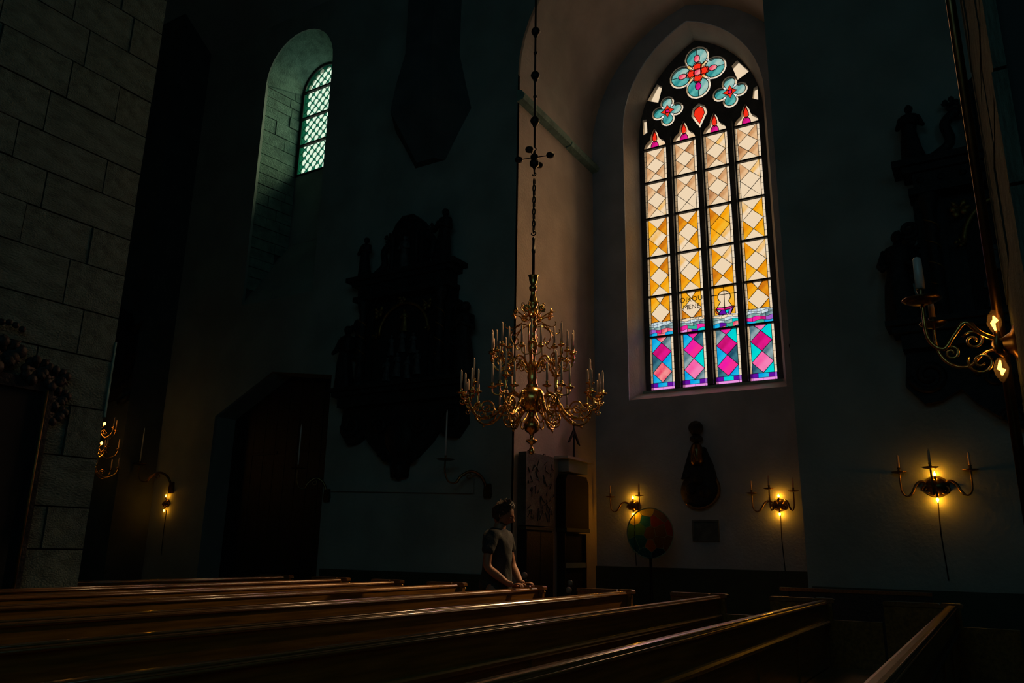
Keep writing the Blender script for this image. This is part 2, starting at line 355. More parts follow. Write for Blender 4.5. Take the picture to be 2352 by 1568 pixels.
SPAN = [[(3.20, 10.10), (2.96, 10.22), (3.18, 10.54), (3.30, 10.44)], [(4.80, 10.10), (5.04, 10.22), (4.82, 10.54), (4.70, 10.44)],
        [(2.95, 9.62), (2.84, 9.56), (2.83, 9.86), (2.92, 9.84)], [(5.05, 9.50), (5.15, 9.46), (5.16, 9.82), (5.06, 9.80)]]
holes = [lane_outline(c) for c in LC]+[quatre(*q) for q in QUADS]+[DAG]+SPAN
wl(plate('tracery', pointed(4.0, 1.30, 4.1, 9.32, 2.0), holes, 13.455, 13.56, M['stone_dark'], w1))
mu = MB()                                             # mullion roll mouldings standing proud
for y in (4.6075, 4.0, 3.3925): mu.prism([(y-0.05, Z0), (y+0.05, Z0), (y+0.05, 9.25), (y, 9.35), (y-0.05, 9.25)], 13.38, 13.455)
wl(mu.build('mullion_moulding', M['stone_dark'], w1))
rnd = random.Random(5)
def pane(poly, m, nm='pane'):
    mb = MB(); cy = sum(p[0] for p in poly)/len(poly); cz = sum(p[1] for p in poly)/len(poly)
    # one clean sheet face: the thickness is that of the came that holds it
    mb.add([(0, y-cy, z-cz) for y, z in poly], [tuple(range(len(poly)))])
    me = mb.mesh(nm, m); return link(nm, me, w1, (0, cy-4.0, cz-4.2))
cames = {}
def came(key, pts, r=0.0075, closed=True):
    cames.setdefault(key, MB()).tube([(GX, y, z) for y, z in pts], r, 5, closed)
def piece(key, poly, m, nm='pane', r=0.0075): pane(poly, G_[m], nm); came(key, poly, r)
def clear_border(i, c, z0, z1):
    key = i
    for s in (-1, 1):
        n = max(2, int((z1-z0)/0.115)); y0, y1 = c+s*HW, c+s*(HW-0.042)
        mb = borders.setdefault(i, MB()); mb.add([(GX, y0, z0), (GX, y1, z0), (GX, y1, z1), (GX, y0, z1)], [(0, 1, 2, 3)])
        came(key, [(y1, z0), (y1, z1)], 0.005, False)
        for k in range(1, n): zz = z0+(z1-z0)*k/n; came(key, [(y0, zz), (y1, zz)], 0.003, False)
borders = {}
BARS = [9.10, 8.37, 7.60, 6.79, 6.00, 5.20, 4.20]
TOPS = ['brown', 'brown', 'amber', 'amber', 'yellow']
# colour plan of the four side triangles and the centre diamond in every amber panel, lane by lane
PLAN = [
 [('brown','brown','brown','brown','cream'), ('brown','brown2','brown','streak','cream'), ('yellow','amber2','amber','amber2','streak'), ('amber','amber2','amber','yellow','cream')],
 [('brown','brown2','brown','brown','cream'), ('brown','brown','cream','cream','cream'), ('amber2','amber','streak','amber','cream'), ('streak','yellow','amber','yellow','cream')],
 [('brown','streak','brown2','brown','cream'), ('brown','brown','brown2','brown','cream'), ('amber2','yellow','yellow','streak','yellow'), ('amber','streak','amber2','amber','cream')],
 [('brown','brown','brown2','brown','cream'), ('brown','streak','cream','cream','cream'), ('streak','yellow','amber','yellow','cream'), ('amber','streak','yellow','amber','cream')]]
for i, c in enumerate(LC):
    L_, R2 = c+HW-0.042, c-HW+0.042                   # left in the view = larger y
    for p in range(4):
        zt, zb = BARS[p]-0.015, BARS[p+1]+0.015; h = zt-zb; zc = (zt+zb)/2; pl = PLAN[i][p]
        c1, c2 = (c, zt-h*0.27), (c, zb+h*0.25); mL, mR = (L_, zc), (R2, zc)
        piece(i, [(L_, zt), c1, (R2, zt)], 'cream'); piece(i, [(L_, zt), mL, c1], pl[0]); piece(i, [(R2, zt), c1, mR], pl[1])
        piece(i, [c1, mL, c2, mR], pl[4]); piece(i, [mL, (L_, zb), c2], pl[2]); piece(i, [mR, c2, (R2, zb)], pl[3])
        piece(i, [c2, (L_, zb), (R2, zb)], 'cream')
        clear_border(i, c, zb, zt)
    # fifth panel: half lattice over the waves (a ship in the third lane)
    zt = BARS[4]-0.015; sea = 5.49
    wave = lambda y, ph, am=0.014: am*math.sin((y-c)*22+ph)
    clear_border(i, c, 5.46, zt)
    if i == 2:
        cyc = c+0.0
        sail = [(2*cyc-y_, z_) for y_, z_ in arc(cyc, 5.80, 0.115, -0.9, PI+0.9, 14)]
        sailp = [(cyc-0.14, 5.60)]+sail+[(cyc+0.14, 5.60)]
        mid = len(sail)//2
        lo = [(cyc, 5.60)]+[(cyc-0.14, 5.60)]+sail[:mid+1]; hi = [(cyc, 5.60)]+sail[mid:]+[(cyc+0.14, 5.60)]
        piece(i, lo, 'cream'); piece(i, hi, 'cream')
        piece(i, [(R2, zt)]+[(cyc, zt)]+list(reversed(sail[:mid+1]))+[(cyc-0.14, 5.60), (R2, 5.62)], 'yellow')
        piece(i, [(L_, zt), (L_, 5.62), (cyc+0.14, 5.60)]+list(reversed(sail[mid:]))+[(cyc, zt)], 'yellow')
        piece(i, [(L_, 5.62), (cyc+0.14, 5.60), (cyc+0.15, 5.58), (cyc+0.10, 5.47), (L_, 5.46)], 'yellow')
        piece(i, [(R2, 5.62), (R2, 5.46), (cyc-0.10, 5.47), (cyc-0.15, 5.58), (cyc-0.14, 5.60)], 'yellow')
        hull = [(cyc+0.18, 5.57), (cyc+0.11, 5.46), (cyc-0.10, 5.46), (cyc-0.18, 5.60)]
        piece(i, [(cyc+0.17, 5.585), (cyc+0.06, 5.555), (cyc, 5.55), (cyc, 5.59), (cyc+0.12, 5.605)], 'pink', 'ship_pane')
        piece(i, [(cyc, 5.55), (cyc-0.08, 5.555), (cyc-0.18, 5.60), (cyc-0.10, 5.605), (cyc, 5.59)], 'magenta', 'ship_pane')
        piece(i, [(cyc+0.06, 5.555), (cyc+0.17, 5.585), (cyc+0.11, 5.50)], 'sea', 'ship_pane')
        piece(i, [(cyc+0.17, 5.585), (cyc+0.17, 5.53), (cyc+0.11, 5.465), (cyc+0.11, 5.50)], 'pink', 'ship_pane')
        piece(i, [(cyc+0.11, 5.50), (cyc+0.06, 5.555), (cyc, 5.55), (cyc-0.02, 5.49), (cyc-0.04, 5.46), (cyc+0.11, 5.465)], 'purple', 'ship_pane')
        piece(i, [(cyc, 5.55), (cyc-0.08, 5.555), (cyc-0.06, 5.48), (cyc-0.02, 5.49)], 'cyan', 'ship_pane')
        piece(i, [(cyc-0.08, 5.555), (cyc-0.18, 5.60), (cyc-0.10, 5.46), (cyc-0.04, 5.46), (cyc-0.06, 5.48)], 'violet', 'ship_pane')
        came(i, [(c, zt), (c, 5.56)], 0.008, False); came(i, [(c-HW, 5.845), (c+HW, 5.845)], 0.007, False)
        seatop = 5.45
    else:
        seatop = 5.49; c1, c2 = (c, 5.86), (c, 5.49); mL, mR = (L_, 5.665), (R2, 5.665)
        a, b = c+0.09, c-0.09
        am = [('yellow', 'amber'), ('yellow', 'yellow'), 0, ('amber', 'amber2')][i]
        piece(i, [(a, zt), c1, (b, zt)], 'cream'); piece(i, [(L_, zt), mL, c1, (a, zt)], am[0]); piece(i, [(R2, zt), (b, zt), c1, mR], am[1])
        piece(i, [c1, mL, (c+0.02, seatop), (c-0.02, seatop), mR], 'cream')
        piece(i, [mL, (L_, seatop), (c+0.02, seatop)], 'amber2' if i != 3 else 'yellow'); piece(i, [mR, (c-0.02, seatop), (R2, seatop)], 'amber2' if i != 3 else 'amber')
    rows = [['white']*6, ['white', 'white', 'sea', 'white', 'sea', 'white'], ['sea', 'sea', 'slate', 'sea', 'sea'], None, None]
    palA = [['violet', 'magenta', 'rose', 'rose'], ['pink', 'green', 'pink'], ['blue', 'purple', 'green', 'rose'], ['pink', 'pink', 'magenta', 'violet']][i]
    palB = [['blue', 'rose', 'blue'], ['mauve', 'lightpink', 'purple', 'cyan'], ['rose', 'violet', 'rose', 'cyan', 'violet', 'blue'], ['blue', 'green', 'blue']][i]
    rows = [['white' if i in (0, 3) else 'cream2']*5, ['white', 'white', 'white', 'white', 'sea', 'white'][:5] if i != 2 else ['sea', 'sea', 'white', 'white'],
            ['sea', 'sea', 'slate', 'slate'] if i != 2 else ['sea', 'white', 'sea', 'cyan'], palA, palB]
    lv = [seatop, seatop-0.045, seatop-0.09, seatop-0.145, seatop-0.215, 5.212]
    sy0, sy1 = c+HW, c-HW
    for r_, row in enumerate(rows):
        k = len(row); jit = [0]+[rnd.uniform(-0.02, 0.02) for _ in range(k-1)]+[0]
        for q in range(k):
            ya = sy0+(sy1-sy0)*q/k+jit[q]; yb = sy0+(sy1-sy0)*(q+1)/k+jit[q+1]
            ft = [(ya+(yb-ya)*t/3) for t in range(4)]
            tz = lambda y: lv[r_]+(wave(y, r_*1.3+i) if r_ > 0 else wave(y, i, 0.010))
            bz = lambda y: lv[r_+1]+(wave(y, (r_+1)*1.3+i) if r_ < 4 else 0)
            piece(i, [(y, tz(y)) for y in ft]+[(y, bz(y)) for y in reversed(ft)], row[q], 'wave_pane', 0.004)
    # bottom panel: pink diamonds on blue, purple footing
    zt, zb = 5.188, 4.325; c1, c2, c3 = (c, 5.085), (c, 4.715), (c, 4.33); m1, m2 = 4.90, 4.52
    bl = [('blue', 'slate', 'navy', 'blue', 'blue', 'slate', 'rose', 'magenta', 'rose'),
          ('blue', 'navy', 'slate', 'cyan', 'blue', 'slate', 'pink', 'pink', 'lightpink'),
          ('slate', 'cyan', 'blue', 'navy', 'navy', 'blue', 'pink', 'magenta', 'pink'),
          ('slate', 'cyan', 'cyan', 'slate', 'navy', 'cyan', 'lightpink', 'magenta', 'lightpink')][i]
    a, b = c+0.115, c-0.115
    piece(i, [(a, zt), c1, (b, zt)], bl[6]); piece(i, [(L_, zt), (L_, m1), c1, (a, zt)], bl[0]); piece(i, [(R2, zt), (b, zt), c1, (R2, m1)], bl[1])
    piece(i, [c1, (L_, m1), c2, (R2, m1)], bl[7]); piece(i, [(L_, m1), (L_, m2), c2], bl[2]); piece(i, [(R2, m1), c2, (R2, m2)], bl[3])
    piece(i, [c2, (L_, m2), c3, (R2, m2)], bl[8]); piece(i, [(L_, m2), (L_, zb), c3], bl[4]); piece(i, [(R2, m2), c3, (R2, zb)], bl[5])
    clear_border(i, c, zb, zt)
    for y0, y1, m in ((c+HW, L_, 'purple'), (L_, c+0.09, 'purple'), (c+0.09, c-0.09, 'blue' if i != 2 else 'cyan'), (c-0.09, R2, 'purple'), (R2, c-HW, 'violet')):
        piece(i, [(y0, zb), (y1, zb), (y1, 4.245), (y0, 4.245)], m, 'footing_pane', 0.004)
    for y0, y1 in ((c+HW, L_), (L_, c), (c, R2), (R2, c-HW)): piece(i, [(y0, 4.245), (y1, 4.245), (y1, 4.195), (y0, 4.195)], 'mauve', 'footing_pane', 0.004)
    # head: red flame over a purple half round between cream
    fl = [(c, 9.52), (c+0.045, 9.39), (c+0.04, 9.30), (c, 9.24), (c-0.05, 9.29), (c-0.05, 9.36)]
    piece(i, fl, 'red', 'flame_pane')
    hr = arc(c, 9.115, 0.085, 0, PI, 6); hr = [(y, 9.115+(z-9.115)*1.9) for y, z in hr]
    piece(i, hr, 'magenta', 'half_round_pane')
    ol = lane_outline(c, 0.0, 9.115)[1:-1]
    half = len(ol)//2
    rs_ = [p for p in ol if p[0] < c-1e-6 and p[1] > 9.115]; ls_ = [p for p in ol if p[0] > c+1e-6 and p[1] > 9.115]
    apex = (c, 9.57)
    hrR = [p for p in hr if p[0] <= c+1e-6]; hrL = [p for p in hr if p[0] >= c-1e-6]
    piece(i, [(c+HW, 9.115)]+ls_+[apex, (c, 9.52), (c+0.045, 9.39), (c+0.04, 9.30), (c, 9.24)]+list(reversed(hrL)), 'head' , 'head_pane')
    piece(i, [(c-HW, 9.115)]+list(reversed(rs_))+[apex, (c, 9.52), (c-0.05, 9.36), (c-0.05, 9.29), (c, 9.24)]+hrR, 'cream' if i >= 2 else 'head', 'head_pane')
    for z in BARS[:6]:
        mb = MB(); mb.box((GX-0.045, c-HW-0.01, z-0.017), (GX+0.02, c+HW+0.01, z+0.017)); wl(mb.build('saddle_bar', M['iron'], w1))
# tracery lights
cy, cz = 3.97, 10.53
def ell(y, z, a, b, n=14, rot=0):
    return [(y+a*math.cos(t)*math.cos(rot)-b*math.sin(t)*math.sin(rot), z+a*math.cos(t)*math.sin(rot)+b*math.sin(t)*math.cos(rot)) for t in [2*PI*k/n for k in range(n)]]
for q, (cy, cz, R, lobe, off) in enumerate(QUADS):
    big = q == 0; key = 4+q; sc_ = 1 if big else 0.57
    edge = quatre(cy, cz, R, lobe, off); mb = MB(); inner = quatre(cy, cz, R, lobe, off, 0.04)
    nn = len(edge); mb.add([(GX, y, z) for y, z in edge]+[(GX, y, z) for y, z in inner], [(k, (k+1) % nn, (k+1) % nn+nn, k+nn) for k in range(nn)])
    wl(mb.build('clear_edge_glass', G_['cream2'], w1)); came(key, inner, 0.005)
    for k in range(4):
        a = k*PI/2; ca, sa = math.cos(a), math.sin(a); lx, lz = cy+off*ca, cz+off*sa; lr = lobe-0.04
        loc = lambda u, v: (cy+u*ca-v*sa, cz+u*sa+v*ca)
        c0 = 0.145*1.0 if big else 0.075
        for s in (-1, 1):
            nA = 7; arcp = [loc(off+lr*math.cos(s*1.95*t/nA), lr*math.sin(s*1.95*t/nA)) for t in range(nA+1)]
            if big:
                er = ell(off-0.02, 0, 0.085, 0.06, 12)
                ep = [loc(u, v) for u, v in [(off-0.02+0.085*math.cos(s*PI*t/6), 0.06*math.sin(s*PI*t/6)) for t in range(7)]]
                poly = arcp+[loc(0.15, s*0.12), loc(c0+0.06, 0)]+[]+list(reversed(ep))
                piece(key, poly, ['teal', 'teal2', 'teal', 'teal2', 'teal2', 'teal', 'teal2', 'teal'][(2*k+(s > 0)) % 8], 'lobe_pane')
            elif s == 1:
                arc2 = [loc(off+lr*math.cos(1.95-3.9*t/14), lr*math.sin(1.95-3.9*t/14)) for t in range(15)]
                piece(key, arc2+[loc(0.05, -0.05), loc(0.14, 0), loc(0.05, 0.05)], ['teal', 'teal2', 'teal2', 'teal'][k] if q == 1 else ['teal', 'teal2', 'teal2', 'teal'][k], 'lobe_pane')
        if big:
            piece(key, [loc(0.06, 0.06), loc(0.13, 0.10), loc(0.22, 0.06), loc(0.22, -0.06), loc(0.13, -0.10), loc(0.06, -0.06)], 'red', 'red_pane')
            piece(key, ell(*loc(off-0.02, 0), 0.085, 0.06, 12, a), ['rose', 'rose', 'rose', 'magenta'][k], 'rose_pane')
            d = PI/4; e = lambda u, v: (cy+u*math.cos(a+d)-v*math.sin(a+d), cz+u*math.sin(a+d)+v*math.cos(a+d))
            piece(key, [e(0.085, 0), e(0.15, 0.055), e(0.24, 0.035), e(0.30, 0), e(0.24, -0.035), e(0.15, -0.055)], 'streak', 'leaf_pane')
        else:
            piece(key, [loc(0.035, 0.035), loc(0.05, 0.05), loc(0.14, 0), loc(0.05, -0.05), loc(0.035, -0.035)], 'red', 'red_pane')
    piece(key, ell(cy, cz, 0.085 if big else 0.04, 0.085 if big else 0.04, 12), 'rose' if big else 'magenta', 'rose_pane')
mb = MB(); dc = (3.98, 9.60); din = [(dc[0]+(y-dc[0])*0.68, dc[1]+(z-dc[1])*0.72) for y, z in DAG]; nn = len(DAG)
mb.add([(GX, y, z) for y, z in DAG]+[(GX, y, z) for y, z in din], [(k, (k+1) % nn, (k+1) % nn+nn, k+nn) for k in range(nn)])
wl(mb.build('clear_edge_glass', G_['cream2'], w1)); piece(7, din, 'red', 'dagger_pane')
for s_ in SPAN: piece(7, s_, 'cream', 'spandrel_pane')
for k, b in borders.items(): o = wl(b.build('border_glass', G_['cream2'], w1)); o['kind'] = 'stuff'
for k, b in cames.items(): wl(b.build('lead_came', M['lead'], w1))
def text(body, size, parent, m, mw, depth=0.003, name='lettering'):
    cu = bpy.data.curves.new('t', 'FONT'); cu.body = body; cu.size = size; cu.extrude = depth; cu.align_x = 'CENTER'; cu.resolution_u = 3
    o = bpy.data.objects.new('t', cu); COL.objects.link(o); bpy.context.view_layer.update()
    me = bpy.data.meshes.new_from_object(o.evaluated_get(bpy.context.evaluated_depsgraph_get())); bpy.data.objects.remove(o); bpy.data.curves.remove(cu)
    me.transform(mw); me.materials.clear(); me.materials.append(m); me.name = name; return link(name, me, parent)
toW = lambda y, z: Matrix(((0, 0, -1, -0.012), (-1, 0, 0, y-4.0), (0, 1, 0, z-4.2), (0, 0, 0, 1)))
text('OIKOU', 0.135, w1, M['ink'], toW(4.305, 5.80)); text('MENE', 0.125, w1, M['ink'], toW(4.305, 5.655))

# ================================================================= ROUND-ARCHED WINDOW (window_2)
w2 = empty('window_2', (11.0, 11.5, 9.25), kind='structure'); INV2 = Matrix.Translation((-11.0, -11.5, -9.25))
def w2l(o): o.data.transform(INV2); return o
# reveal surfaces: arch and left jamb are bare stone, the sloping sill is plaster
nj = 16
oa = [(11.5+0.98*math.cos(PI*i/nj), 11.05+0.98*math.sin(PI*i/nj)) for i in range(nj+1)]
ia = [(11.75+0.61*math.cos(PI*i/nj), 11.27+0.61*math.sin(PI*i/nj)) for i in range(nj+1)]
mb = MB(); n = len(oa)
mb.add([(A+0.03, y, z) for y, z in oa]+[(11.0, y, z) for y, z in ia], [(i, i+1, i+1+n, i+n) for i in range(n-1)], False)
w2l(mb.build('arch_soffit', M['stone'], w2))
mb = MB()                                              # jambs and sloping sill
mb.add([(A+.03, 10.42, 5.98), (A+.03, 10.52, 11.05), (11, 11.14, 11.27), (11, 11.14, 7.6)], [(0, 1, 2, 3)])
mb.add([(A+.02, 12.56, 5.98), (A+.02, 12.52, 11.05), (11.02, 12.40, 11.27), (11.02, 12.44, 7.6)], [(0, 1, 2, 3)])
w2l(mb.build('jamb', M['mortar'], w2))
mb = MB(); mb.add([(A+.03, 10.42, 5.98), (A+.03, 12.56, 5.98), (11, 12.44, 7.6), (11, 11.14, 7.6)], [(0, 1, 2, 3)])
mb.add([(10.99, 11.14, 7.6), (10.99, 12.44, 7.6), (10.99, 12.37, 9.24), (10.99, 11.14, 9.24)], [(0, 1, 2, 3)])
w2l(mb.build('sloping_sill', M['plaster_grey'], w2))
rnd = random.Random(11); z = 6.1
jx0, jx1 = A+0.05, 10.97
while z < 11.2:
    h = rnd.uniform(0.20, 0.34); z1 = min(z+h, 11.3); cuts = [0, rnd.uniform(0.5, 0.8), 1] if rnd.random() < 0.75 else [0, 0.35, 0.7, 1]
    for q in range(len(cuts)-1):
        t0, t1 = cuts[q]+0.006, cuts[q+1]-0.006
        pr = rnd.uniform(0.0, 0.022); f = lambda t, zz: 12.535-(12.535-12.40)*t-pr-0.012
        xa, xb = jx0+(jx1-jx0)*t0, jx0+(jx1-jx0)*t1
        zlo = 6.0+(t0+t1)/2*1.6
        if z1 < zlo: continue
        mb = MB(); ya, yb = f(t0, z), f(t1, z)
        mb.add([(xa, ya, z+.008), (xb, yb, z+.008), (xb, yb+.03, z+.008), (xa, ya+.03, z+.008), (xa, ya, z1-.008), (xb, yb, z1-.008), (xb, yb+.03, z1-.008), (xa, ya+.03, z1-.008)],
               [(0, 3, 2, 1), (4, 5, 6, 7), (0, 1, 5, 4), (1, 2, 6, 5), (2, 3, 7, 6), (3, 0, 4, 7)])
        w2l(mb.build('stone_block', M['stone'], w2))
    z = z1
fr = MB(); ring2 = rounded(11.75, 0.61, 9.24, 11.27)
fr.tube([(10.97, y, z) for y, z in ring2], 0.035, 6, True)
w2l(fr.build('frame', M['iron'], w2))
for z in (9.95, 10.63, 11.30):
    mb = MB(); mb.box((10.93, 11.14, z-0.02), (10.99, 12.36, z+0.02)); w2l(mb.build('saddle_bar', M['iron'], w2))
rh = []; row = 0; z = 9.36
while z < 11.85:
    y = 11.17+(0.105 if row % 2 else 0)
    while y < 12.36:
        if (z < 11.27 and 11.19 < y < 12.31) or (z >= 11.27 and math.hypot(y-11.75, z-11.27) < 0.54): rh.append((y, z))
        y += 0.21
    z += 0.105; row += 1
octo = lambda y, z, r: [(y+r*math.cos(PI*k/5), z+r*1.12*math.sin(PI*k/5)) for k in range(10)]
w2l(plate('lattice_glass', ring2, [octo(y, z, 0.066) for y, z in rh], 11.035, 11.04, G_['lattice_bg'], w2))
om = MB(); om.add([(0, y, z) for y, z in octo(0, 0, 0.066)], [tuple(range(10))]); OCT = om.mesh('roundel_pane', G_['lattice'])
for y, z in rh: link('roundel_pane', OCT, w2, (0.037, y-11.5, z-9.25))
lc = MB()                                              # crossed leads
for k in range(-16, 17):
    for sg in (-1, 1):
        pts = []
        for q in range(60):
            z = 9.24+q*0.045; y = 11.695+k*0.21+sg*(z-9.36)*1.0+0.0
            if 11.15 < y < 12.35 and (z < 11.27 or math.hypot(y-11.75, z-11.27) < 0.6): pts.append((11.02, y, z))
        if len(pts) > 1: lc.tube([pts[0], pts[-1]], 0.006, 4)
w2l(lc.build('lead_came', M['lead'], w2))
# ================================================================= PIERS
ub = MB(); ub.box((-0.5, -0.5, -0.5), (0.5, 0.5, 0.5)); UNIT = ub.mesh('stone_block', M['pier_stone'])
ub2 = bmesh.new(); ub2.from_mesh(UNIT); ub2.to_mesh(UNIT); ub2.free()
def pier(name, x0, x1, y0, y1, h, face_y, x_lo, x_hi, ztop, label, seed):
    p = empty(name, (0, 0, 0), kind='structure')
    mb = MB(); mb.box((x0, y0, 0), (x1, y1, h)); mb.build('core', M['black'], p)
    r = random.Random(seed); z = 0.02; sgn = -1 if face_y == y0 else 1; k = 0
    while z < ztop:
        hh = r.uniform(0.34, 0.46); x = x1+0.012; first = True
        while x > x_lo:
            wd = r.uniform(0.45, 0.95) if not (first and k % 2) else r.uniform(0.25, 0.4); first = False
            xe = max(x-wd, x_lo-0.05); pr = r.uniform(0.012, 0.026)
            o = link('stone_block', UNIT, p, ((x+xe)/2, face_y+sgn*(pr/2), z+hh/2)); o.scale = (x-xe-0.012, pr+0.02, hh-0.012)
            x = xe
        z += hh; k += 1
    return p
pl = pier('wall_left_pier', 2.75, 4.05, 6.8, 8.1, 14.0, 6.8, 2.5, 4.05, 8.6, '', 3); pl['kind'] = 'structure'
pr_ = pier('wall_right_pier', 2.7, 4.05, -1.5, -0.2, 14.0, -0.2, 2.7, 4.05, 7.5, '', 4)
# pale strip along the arris of the left pier
mb = MB(); mb.box((4.06, 6.76, 2.4), (4.075, 6.80, 3.1)); tag(mb.build('trim_4', M['stone']), kind='structure')
# respond standing against the nave wall at the far left
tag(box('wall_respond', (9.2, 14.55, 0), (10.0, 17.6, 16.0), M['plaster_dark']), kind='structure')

# ================================================================= PEWS
pew_lab = {0.35: 'varnished pew nearest the camera, its rail running steeply at the lower right',
 1.26: 'second pew from the camera, thin pale glint along its cap rail', 2.13: 'third pew from the camera, long white-edged rail crossing the middle of the frame bottom',
 3.00: 'brown pew whose glowing orange back ends beneath the round glass disc', 3.93: 'brown pew that the standing man rests his hands on',
 4.88: 'pew directly behind the standing man with an orange lit rail', 5.72: 'pew two rows behind the standing man, dim rail', 6.50: 'pew three rows behind the standing man', 7.42: 'farthest pew, starting behind the left stone pier'}
YS = sorted(pew_lab)
for Y, lab in pew_lab.items():
    gap = (YS+[8.3])[YS.index(Y)+1]-Y
    xs = 4.35 if Y > 7 else (-0.6 if Y > 1 else 1.0); xe = 7.02
    p = empty('pew', ((xs+xe)/2, Y, 0), lab, 'pew', 'pews in rows'); cx = (xs+xe)/2; hl = (xe-xs)/2
    mb = MB()                                          # back: framed panel
    mb.box((-hl, -0.012, 0.12), (hl, 0.012, 0.90)); mb.build('back_panel', M['wood'], p)
    fr_ = MB(); fr_.box((-hl, -0.022, 0.80), (hl, 0.022, 0.923)); fr_.box((-hl, -0.022, 0.10), (hl, 0.022, 0.2))
    for k in range(8): xx = -hl+(2*hl-0.07)*k/7; fr_.box((xx, -0.0215, 0.2), (xx+0.07, 0.0215, 0.80))
    fr_.build('back_frame', M['wood'], p)
    cp = MB(); q = [(-0.030, 0.922), (-0.037, 0.929), (-0.036, 0.940), (-0.028, 0.950), (-0.010, 0.953), (0.012, 0.953), (0.026, 0.948), (0.030, 0.935), (0.028, 0.922)]
    cp.prism(q, -hl-0.01, hl-0.06); CM = M['cap'] if Y > 1 else M['cap_matte']; o = cp.build('cap_rail', CM, p)
    for by, bz in ((-0.0365, 0.932), (-0.0275, 0.9475)):
        bd = MB(); bd.tube([(-hl-0.01, by, bz), (hl-0.06, by, bz)], 0.0055, 8); bd.build('bead_moulding', CM, o)
    sm = MB(); sm.box((-hl, -0.40, 0.42), (hl-0.02, -0.02, 0.45)); sm.build('seat', M['wood'], p)
    lg = MB(); lg.box((-hl, -0.40, 0.0), (-hl+0.04, -0.022, 0.42)); lg.build('side_panel', M['wood'], p)
    sh = MB(); sh.prism([(-0.034, 0.765), (-0.046, 0.775), (-0.048, 0.787), (-0.040, 0.798), (-0.022, 0.80), (-0.022, 0.765)], -hl, hl-0.05); sh.build('rail_moulding', M['wood'] if Y > 1 else M['cap_matte'], p)
    e = MB(); e.box((hl, -0.42, 0.0), (hl+0.04, 0.05, 0.80)); e.box((hl, -0.06, 0.80), (hl+0.04, 0.05, 0.93)); e.build('end_panel', M['wood'], p)
    e = MB(); e.prism([(-0.08, 0.93), (-0.08, 0.955), (-0.06, 0.965), (0.06, 0.965), (0.07, 0.955), (0.07, 0.93)], hl-0.01, hl+0.06); e.build('end_cap', M['cap'], p)
    e = MB(); dy1 = gap-0.44; e.box((hl+0.005, 0.06, 0.05), (hl+0.03, dy1, 0.93)); d = e.build('door', M['wood'], p)
    e = MB(); e.prism([(0.075, 0.93), (0.075, 0.955), (0.085, 0.962), (dy1-0.01, 0.962), (dy1, 0.955), (dy1, 0.93)], hl-0.012, hl+0.055); e.build('door_cap', M['cap'], d)
    for z, r in ((0.90, 0.018), (0.74, 0.014)):
        k = MB(); k.lathe([(0.006, 0), (0.008, 0.025), (r*0.7, 0.03), (r, 0.042), (r*0.8, 0.056), (0.002, 0.062)], n=10, T=Matrix.Translation((hl+0.04, -0.03, z)) @ Matrix.Rotation(PI/2, 4, 'Y'))
        k.build('knob', M['brass'], p)
# low front rail by the window wall
p = empty('low_rail', (9.0, 1.35, 0), 'low dark wooden rail before the recess wall at the right', 'rail')
mb = MB(); mb.box((-0.03, -0.75, 0.93), (0.03, 0.70, 0.965)); mb.build('cap_rail', M['cap'], p)
mb = MB(); mb.box((-0.012, -0.72, 0.08), (0.012, 0.67, 0.93)); mb.build('panel', M['dark_wood'], p)
for y in (-0.72, 0.64):
    mb = MB(); mb.box((-0.028, y-0.03, 0), (0.028, y+0.03, 0.93)); mb.build('post', M['dark_wood'], p)

# ================================================================= CANDLES, BRACKETS AND SCONCES
def candle(loc, h, r, label, group, m='wax', tilt=0.0):
    t = empty('candle', loc, label, 'candle', group)
    key = ('candle', h, r, m)
    if key not in CACHE:
        a = MB(); a.lathe([(r, 0), (r*0.97, h*0.5), (r*0.9, h*0.92), (r*0.55, h*0.975), (r*0.2, h)], n=10)
        b = MB(); b.tube([(0, 0, h), (0, 0.001, h+0.012)], 0.0018, 4)
        CACHE[key] = (a.mesh('stick', M[m]), b.mesh('wick', M['wick']))
    for nm, me in zip(('stick', 'wick'), CACHE[key]): link(nm, me, t)
    if tilt: t.rotation_euler = (0, tilt, 0)
    return t
CACHE = {}
ORD = ['first', 'second', 'third', 'fourth', 'fifth', 'sixth', 'seventh', 'eighth']
def rank(degs, cx, cy, r):
    k = []
    for d in degs:
        v = Vector((cx+r*math.cos(math.radians(d)), cy+r*math.sin(math.radians(d)), 0)); k.append(v.dot(r0)/v.dot(Vector((fw.x, fw.y, 0))))
    o = sorted(range(len(k)), key=lambda i: k[i]); return [o.index(i) for i in range(len(k))]
def cup_meshes(key, pan_r, sock_h, m):
    """drip pan and candle socket; origin at the underside"""
    k = ('cup', key)
    if k not in CACHE:
        a = MB(); a.lathe([(0.006, 0), (pan_r*0.35, 0.004), (pan_r*0.75, 0.010), (pan_r, 0.022), (pan_r*0.98, 0.025), (pan_r*0.7, 0.015), (0.008, 0.010)], n=18)
        b = MB(); b.lathe([(0.008, 0.008), (0.016, 0.014), (0.011, sock_h*0.4), (0.018, sock_h*0.55), (0.013, sock_h*0.7), (0.019, sock_h*0.95), (0.015, sock_h)], n=12)
        CACHE[k] = (a.mesh('drip_pan', M[m]), b.mesh('socket', M[m]))
    return CACHE[k]
def add_cup(parent, loc, key, pan_r, sock_h, m):
    for nm, me in zip(('drip_pan', 'socket'), cup_meshes(key, pan_r, sock_h, m)): link(nm, me, parent, loc)

